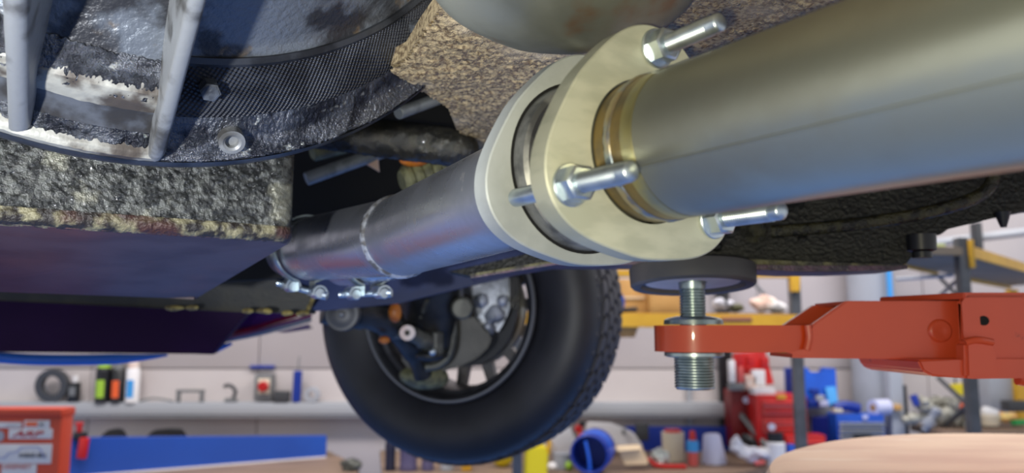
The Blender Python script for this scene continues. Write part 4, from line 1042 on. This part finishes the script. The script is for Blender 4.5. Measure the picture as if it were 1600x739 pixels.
# ---- blue tool case and chest
t = thing('tool_case', at(1270, 640, 4.5), 'open bright blue tool case standing on the blue chest', 'tool case')
obj('case_lid', prism(B(), [at(1229, 575, 4.55), at(1262, 574, 4.55), at(1266, 583, 4.55), at(1284, 583, 4.55), at(1287, 574, 4.55), at(1306, 576, 4.55), at(1310, 634, 4.50), at(1232, 640, 4.50)], (0, .05, 0), .004), M_bluebox, t)
obj('hinge_side', prism(B(), [at(1229, 575, 4.55), at(1236, 575, 4.50), at(1240, 640, 4.46), at(1229, 640, 4.5)], (.0, .02, 0)), M_bluedk, t)
obj('case_insert', prism(B(), [at(1290, 605, 4.50), at(1306, 604, 4.50), at(1311, 632, 4.46), at(1296, 634, 4.46)], (0, .02, 0), .003), M_skyb, t)
for (x, y, m_) in ((1272, 612, M_bluedk), (1280, 622, M_column), (1268, 628, M_bluedk), (1286, 630, M_lilac)):
    obj('case_tool', box(B(), at(x, y, 4.47), (.05, .04, .035), bev=.008), m_, t)
t = thing('tool_chest', sit(1340, 4.3), 'blue tool chest with silver grey drawers at right of the bench', 'tool chest')
obj('chest_body', pxbox(1307, 648, 1385, 712, 4.3, .14, None), M_bluebox, t)
obj('chest_side', prism(B(), [at(1268, 652, 4.50), at(1310, 650, 4.36), at(1312, 709, 4.36), at(1270, 702, 4.50)], (.02, .06, 0)), M_bluedk, t)
drawers(t, 1312, 1381, [(660, 668), (670, 678), (680, 687), (690, 698)], 4.29, M_column, M_greym)
obj('drawer_gap', box(B(), at(1348, 683, 4.272), (.10, .01, .03)), M_blk, t)
obj('magnet_badge', box(B(), at(1352, 652, 4.29), (.03, .006, .02), bev=.003), M_lilac, t)
t = thing('power_drill', at(1320, 640, 4.35), 'dark cordless drill shape lying on top of the blue chest', 'drill')
obj('drill_body', tube(B(), curve([at(1303, 638, 4.36), at(1320, 634, 4.36), at(1342, 638, 4.36)]), .028, 14), M_bluedk, t)
obj('drill_grip', box(B(), at(1308, 641, 4.35), (.05, .04, .025), bev=.008), M_cream2, t)
t = thing('paper_roll', at(1374, 648, 4.34), 'white blue tinged paper towel roll on the blue chest', 'paper roll')
obj('roll', lathe(B(), [(0, .018), (0, .044), (.10, .044), (.10, .018), (0, .018)], at(1364, 637, 4.34), V((1, .35, 0)), 32), M_lilac, t)
obj('core', lathe(B(), [(-.002, .012), (-.002, .019), (.1, .019), (.1, .012), (-.002, .012)], at(1364, 637, 4.34), V((1, .35, 0)), 24), M_card, t)

# ---- column, wall post
t = thing('steel_column', V((at(1365, 500, 4.62).x, 4.65, 0)), 'thick grey painted steel column against the back wall', 'column')
cx_ = at(1362, 500, 4.60)
obj('column_shaft', lathe(B(), [(0, 0), (0, .13), (3.2, .13), (3.2, 0)], V((cx_.x, 4.59, 0)), up, 32), M_column, t)
obj('base_plate', box(B(), V((cx_.x, 4.6, .012)), (.32, .26, .024)), M_greyd, t)
tag(obj('blue_strip', box(B(), V((at(1393, 500, 4.42).x, 4.42, 1.42)), (.022, .022, 1.15)), M_skyb), 'narrow upright blue strip right of the grey column', 'post')
t = thing('machine_post', V((at(1402, 600, 4.36).x, 4.36, 0)), 'pale grey machine post beside the blue tool chest', 'post')
px_ = at(1398, 600, 4.38)
obj('post_shaft', box(B(), V((px_.x, 4.40, .70)), (.075, .08, 1.40), bev=.006), M_column, t)
obj('cable_cover', box(B(), V((px_.x + .045, 4.37, .95)), (.018, .03, .5), bev=.004), M_blk, t)
obj('tan_block', box(B(), V((at(1404, 637, 4.33).x, 4.35, at(1404, 637, 4.33).z)), (.045, .03, .03), bev=.004), M_card, t)

# ---- left pallet rack
def post(px, Y, z0, z1, w_=.05, d=.05): 
    b = at(px, 500, Y); return box(B(), V((b.x, Y, (z0 + z1) / 2)), (w_, d, z1 - z0), bev=.003)
RK = 3.82
rk = thing('storage_rack', V((1.1, 4.0, 0)), 'grey rack with yellow beams behind the lift pad', 'storage rack')
zu = at(1243, 427, RK).z
obj('upright', post(1243, RK, 0, zu + .03, .048), M_post, rk)
obj('upright', post(1130, 4.70, 0, 1.9, .075, .04), M_blk, rk)
obj('upright', post(808, RK, BZ, zu + .03, .048), M_post, rk)
def beam(pa, pb, Ya, Yb, hpx, m, nm='beam', d=.04):
    a, b = at(*pa, Ya), at(*pb, Yb); h_ = hpx * K((Ya + Yb) / 2)
    return obj(nm, prism(B(), [a, b, b - V((0, 0, h_)), a - V((0, 0, h_))], (0, d, 0), .003), m, rk)
beam((800, 420), (1250, 423), RK - .03, RK - .03, 11, M_yel)
beam((800, 487), (1250, 492), RK - .03, RK - .03, 22, M_yel)
obj('beam_bracket', prism(B(), [at(1234, 424, RK - .04), at(1251, 424, RK - .04), at(1250, 456, RK - .04), at(1237, 456, RK - .04)], (0, .03, 0), .003), M_yel, rk)
zs_ = at(1000, 489, RK).z
obj('shelf_board', prism(B(), [V((at(905, 489, RK).x, RK, zs_ - .02)), V((at(1250, 489, RK).x, RK, zs_ - .02)), V((at(1250, 489, RK).x, 4.27, zs_ - .02)), V((at(905, 489, RK).x, 4.27, zs_ - .02))], (0, 0, .02)), M_ply, rk)
obj('brace', tube(B(), [at(1178, 443, 4.5), at(1240, 506, 4.3)], .010, 8), M_post, rk)
b0_, b1_ = at(1137, 622, 4.62), at(1201, 702, 4.30)
obj('brace', tube(B(), [b0_, b1_], .018, 8), M_greym, rk)
t = thing('cardboard_box', at(990, 489, 4.0), 'brown cardboard box on the rack shelf, right of the tyre', 'box', 'cardboard boxes on the rack')
obj('box_body', pxbox(940, 436, 1012, 490.2, 4.0, .3, None), M_card, t)
obj('tape_strip', box(B(), at(985, 465, 3.995), (.15, .004, .012)), M_card2, t)
t = thing('cardboard_box', at(1040, 489, 3.95), 'taller cardboard box on the rack shelf behind the pad screw', 'box', 'cardboard boxes on the rack')
obj('box_body', pxbox(1016, 438, 1066, 489.6, 3.92, .3, None), M_card, t)
obj('box_flap', box(B(), at(1041, 444, 3.915), (.16, .006, .02)), M_card2, t)
t = thing('spray_gun', at(972, 485, 3.86), 'blue handled tool with black nozzle on the rack shelf beside the tyre', 'tool')
obj('blue_handle', ball(B(), at(970, 472, 3.86), (.02, .02, .045), 16), M_bluebox, t)
obj('nozzle', cyl(B(), at(970, 485, 3.86), at(996, 483, 3.84), .012, 14, bev=.002), M_blk, t)
tag(obj('tan_dish', lathe(B(), [(0, 0), (0, .05), (.05, .07), (.055, .07), (.055, 0)], at(976, 527, 3.9) , up, 24), M_card), 'tan tub fixed below the yellow rack beam beside the tyre', 'tub')
for (x, y, s_, m_, nm, lb, ct) in (
    (1130, 476, (.06, .05, .03), M_rag, 'cloth_bundle', 'pale cloth bundle on the rack shelf right of the pad screw', 'cloth'),
    (1150, 481, (.055, .04, .022), M_bellows, 'canvas_bag', 'olive canvas bag lying low on the rack shelf', 'bag'),
    (1192, 475, (.06, .05, .042), M_pink, 'plastic_bag', 'pink and white crumpled bag left of the rack post', 'bag'),
    (1214, 480, (.05, .05, .028), M_white, 'paper_bundle', 'white crumpled paper bundle beside the pink bag', 'paper')):
    tag(obj(nm, ball(B(), at(x, y, 3.95), s_, 22, .5, nf=22), m_), lb, ct)
tag(obj('wooden_tray', box(B(), at(1150, 499, 3.80), (.15, .03, .022), bev=.003), mat('red_brown_wood', '#8E5A44', .6)), 'low red brown tray just above the orange lift plate', 'tray')
tag(obj('rack_hook', tube(B(), curve([at(1128, 452, 3.9), at(1130, 464, 3.9), at(1134, 466, 3.9), at(1135, 478, 3.9)]), .008, 8), M_blk), 'small black hook hanging below the round lift pad', 'hook')

# ---- right rack
SZ = CZ + .265
rr = thing('storage_rack', on_z(1505, 400, SZ).to_2d().to_3d(), 'rack with yellow beams and plywood shelf at far right', 'storage rack')
poly_ = [on_z(x, y, SZ) for x, y in ((1380, 397), (1504, 400), (1660, 441), (1580, 447), (1516, 434), (1462, 424), (1380, 408))]
obj('shelf_board', prism(B(), poly_, (0, 0, .02)), M_ply, rr)
def beam3(p, q, h, m, d=(.02, .03, 0)):
    return obj('beam', prism(B(), [p, q, q + V((0, 0, h)), p + V((0, 0, h))], d, .002), m, rr)
beam3(on_z(1504, 400, SZ) + V((0, -.02, 0)), on_z(1660, 441, SZ), .042, M_yel)
beam3(on_z(1516, 434, SZ) + V((0, 0, -.02)), on_z(1580, 447, SZ) + V((0, 0, -.02)), .022, M_yel)
beam3(on_z(1400, 409, SZ) + V((0, 0, -.016)), on_z(1466, 425, SZ) + V((0, 0, -.016)), .016, M_yel)
beam3(on_z(1380, 397, SZ) + V((0, -.02, 0)), on_z(1500, 400, SZ) + V((0, -.02, 0)), .03, M_ply)
up_ = on_z(1502, 400, SZ)
obj('upright', box(B(), V((up_.x, up_.y, .90)), (.034, .04, 1.80 + .06), bev=.003), M_post, rr)
ysl = on_z(1510, 400, SZ)
obj('beam_bracket', box(B(), V((up_.x + .021, up_.y - .02, SZ + .005)), (.014, .03, .10), bev=.002), M_yel, rr)
b = on_z(1580, 447, SZ)
obj('upright', box(B(), V((b.x, b.y, (SZ - .02) / 2)), (.05, .05, SZ - .02), bev=.003), M_yel, rr)
obj('brace', tube(B(), [at(1468, 434, 3.3), at(1502, 468, 3.0)], .008, 8), M_greym, rr)
obj('brace', tube(B(), [at(1504, 430, 3.0), at(1466, 464, 3.3)], .008, 8), M_greym, rr)
obj('brace', tube(B(), [at(1400, 436, 3.3), at(1490, 430, 3.2)], .008, 8), M_column, rr)
obj('brace', tube(B(), [at(1466, 590, 4.3), at(1514, 635, 4.1)], .012, 8), M_greyd, rr)
obj('brace', tube(B(), [at(1470, 672, 4.3), at(1514, 632, 4.1)], .014, 8), M_greyd, rr)
tag(obj('green_folder', box(B(), on_z(1472, 392, SZ + .03) + V((0, .12, .02)), (.11, .10, .03), bev=.003), mat('pale_green', '#C4D092', .6)), 'pale green folder lying on the far right rack shelf', 'folder')
t = thing('overhead_pipe', at(1540, 370, 4.3), 'pale grey service pipe along the wall at far right', 'pipe')
obj('pipe_run', tube(B(), [at(1430, 383, 4.5), at(1640, 358, 4.3)], .024, 12), M_column, t)
obj('pipe_clamp', box(B(), at(1526, 370, 4.36), (.03, .07, .16), bev=.004), M_greyd, t)

# right bench with parts
z2 = at(1560, 664, 4.4).z
b3 = thing('workbench', V((2.9, 4.4, 0)), 'workbench at far right holding pale metal parts', 'workbench')
obj('bench_top', box(B(), V((at(1580, 600, 4.4).x + .08, 4.30, z2 - .02)), (1.25, .36, .04), bev=.004), M_bench, b3)
for x in (2.35, 3.5):
    for y in (4.16, 4.44): obj('leg', box(B(), V((x, y, z2 / 2 - .02)), (.05, .05, z2 - .04)), M_greyd, b3)
random.seed(11)
spots = [(1432, 652, 20), (1450, 638, 16), (1454, 655, 18), (1470, 646, 15), (1484, 652, 17), (1497, 640, 15), (1504, 655, 14), (1466, 628, 12), (1512, 648, 13), (1440, 632, 10), (1488, 630, 13)]
words = ['lowest left', 'left middle', 'lower left', 'central', 'lower central', 'right middle', 'lowest right', 'topmost', 'rightmost', 'upper left', 'upper right']
for (x, y, r_), wd in zip(spots, words):
    Y_ = 4.3 + random.uniform(-.04, .08)
    if random.random() < .5:
        bmx = ball(B(), at(x, y, Y_), (r_ * K(Y_), .04, r_ * K(Y_) * .8), 16, .8, nf=22)
    else:
        d_ = V((random.uniform(-1, 1), random.uniform(-.4, .4), random.uniform(-.6, 1))).normalized(); c_ = at(x, y, Y_)
        L_ = r_ * K(Y_) * 1.1
        bmx = lathe(B(), [(-L_, 0), (-L_, .02), (-L_ * .5, .024), (-L_ * .5, .034), (0, .036), (0, .022), (L_ * .7, .022), (L_ * .7, .03), (L_, .03), (L_, 0)], c_, d_, 16)
    tag(obj('metal_part', bmx, M_parts if random.random() < .8 else M_column), f'pale alloy engine part, {wd} in the pile on the right bench', 'metal part', 'engine parts on the right bench')
t = thing('yellow_bag', at(1503, 590, 4.3), 'bright yellow bag hanging beside the dark right rack post', 'bag')
obj('bag_body', prism(B(), [at(1488, 601, 4.3), at(1513, 599, 4.3), at(1515, 612, 4.3), at(1510, 620, 4.3), at(1500, 616, 4.3), at(1489, 610, 4.3)], (0, .04, 0), .006), M_yel2, t)
obj('bag_hook', tube(B(), [at(1492, 590, 4.32), at(1493, 602, 4.32)], .005, 8), M_blk, t)
tag(obj('orange_cap', ball(B(), at(1501, 634, 4.25), (.022, .02, .026), 14, .2), M_ortxt), 'small orange cap below the yellow bag', 'cap')
tag(obj('dark_grinder', tube(B(), [at(1427, 618, 4.3), at(1433, 634, 4.28)], [.022, .017], 12), M_bluedk), 'dark blue grey tool upright at the left of the part pile', 'tool')
bb_ = at(1544, 664, 4.3)
t = thing('plastic_tub', bb_, 'cream plastic tub heaped with white paper at far right', 'tub')
obj('tub_body', lathe(B(), [(0, 0), (0, .052), (.055, .062), (.058, .060), (.05, 0)], bb_, up, 24), M_cream2, t)
obj('tub_paper', ball(B(), bb_ + V((.005, 0, .065)), (.045, .04, .03), 16, .5, nf=30), M_white, t)
tag(obj('yellow_cloth', ball(B(), at(1573, 652, 4.3), (.05, .04, .03), 20, .5, nf=24), mat('pale_yellow_cloth', '#E8C87C', .8, c2='#E69A60', scale=16)), 'crumpled pale yellow and orange cloth at far right', 'cloth')
tag(obj('green_ring', lathe(B(), [(-.012, .022), (-.012, .038), (.012, .038), (.012, .022), (-.012, .022)], at(1592, 660, 4.25), V((0, .25, 1)), 24), M_green), 'bright green plastic ring at the right photo edge', 'ring')
tag(obj('dark_case', box(B(), at(1590, 634, 4.45), (.15, .08, .06), bev=.008), M_greyd), 'dark grey case behind the yellow cloth at far right', 'case')
tag(obj('grey_cabinet', pxbox(1545, 588, 1592, 640, 4.6, .14, None), M_column), 'pale grey box cabinet on the wall under the lift arm at far right', 'cabinet')
tag(obj('bench_lump', ball(B(), at(549, 728, 4.0), (.05, .04, .04), 18, .5, nf=22), M_susp2), 'dark brown greasy lump on the bench left of the drums', 'engine part')
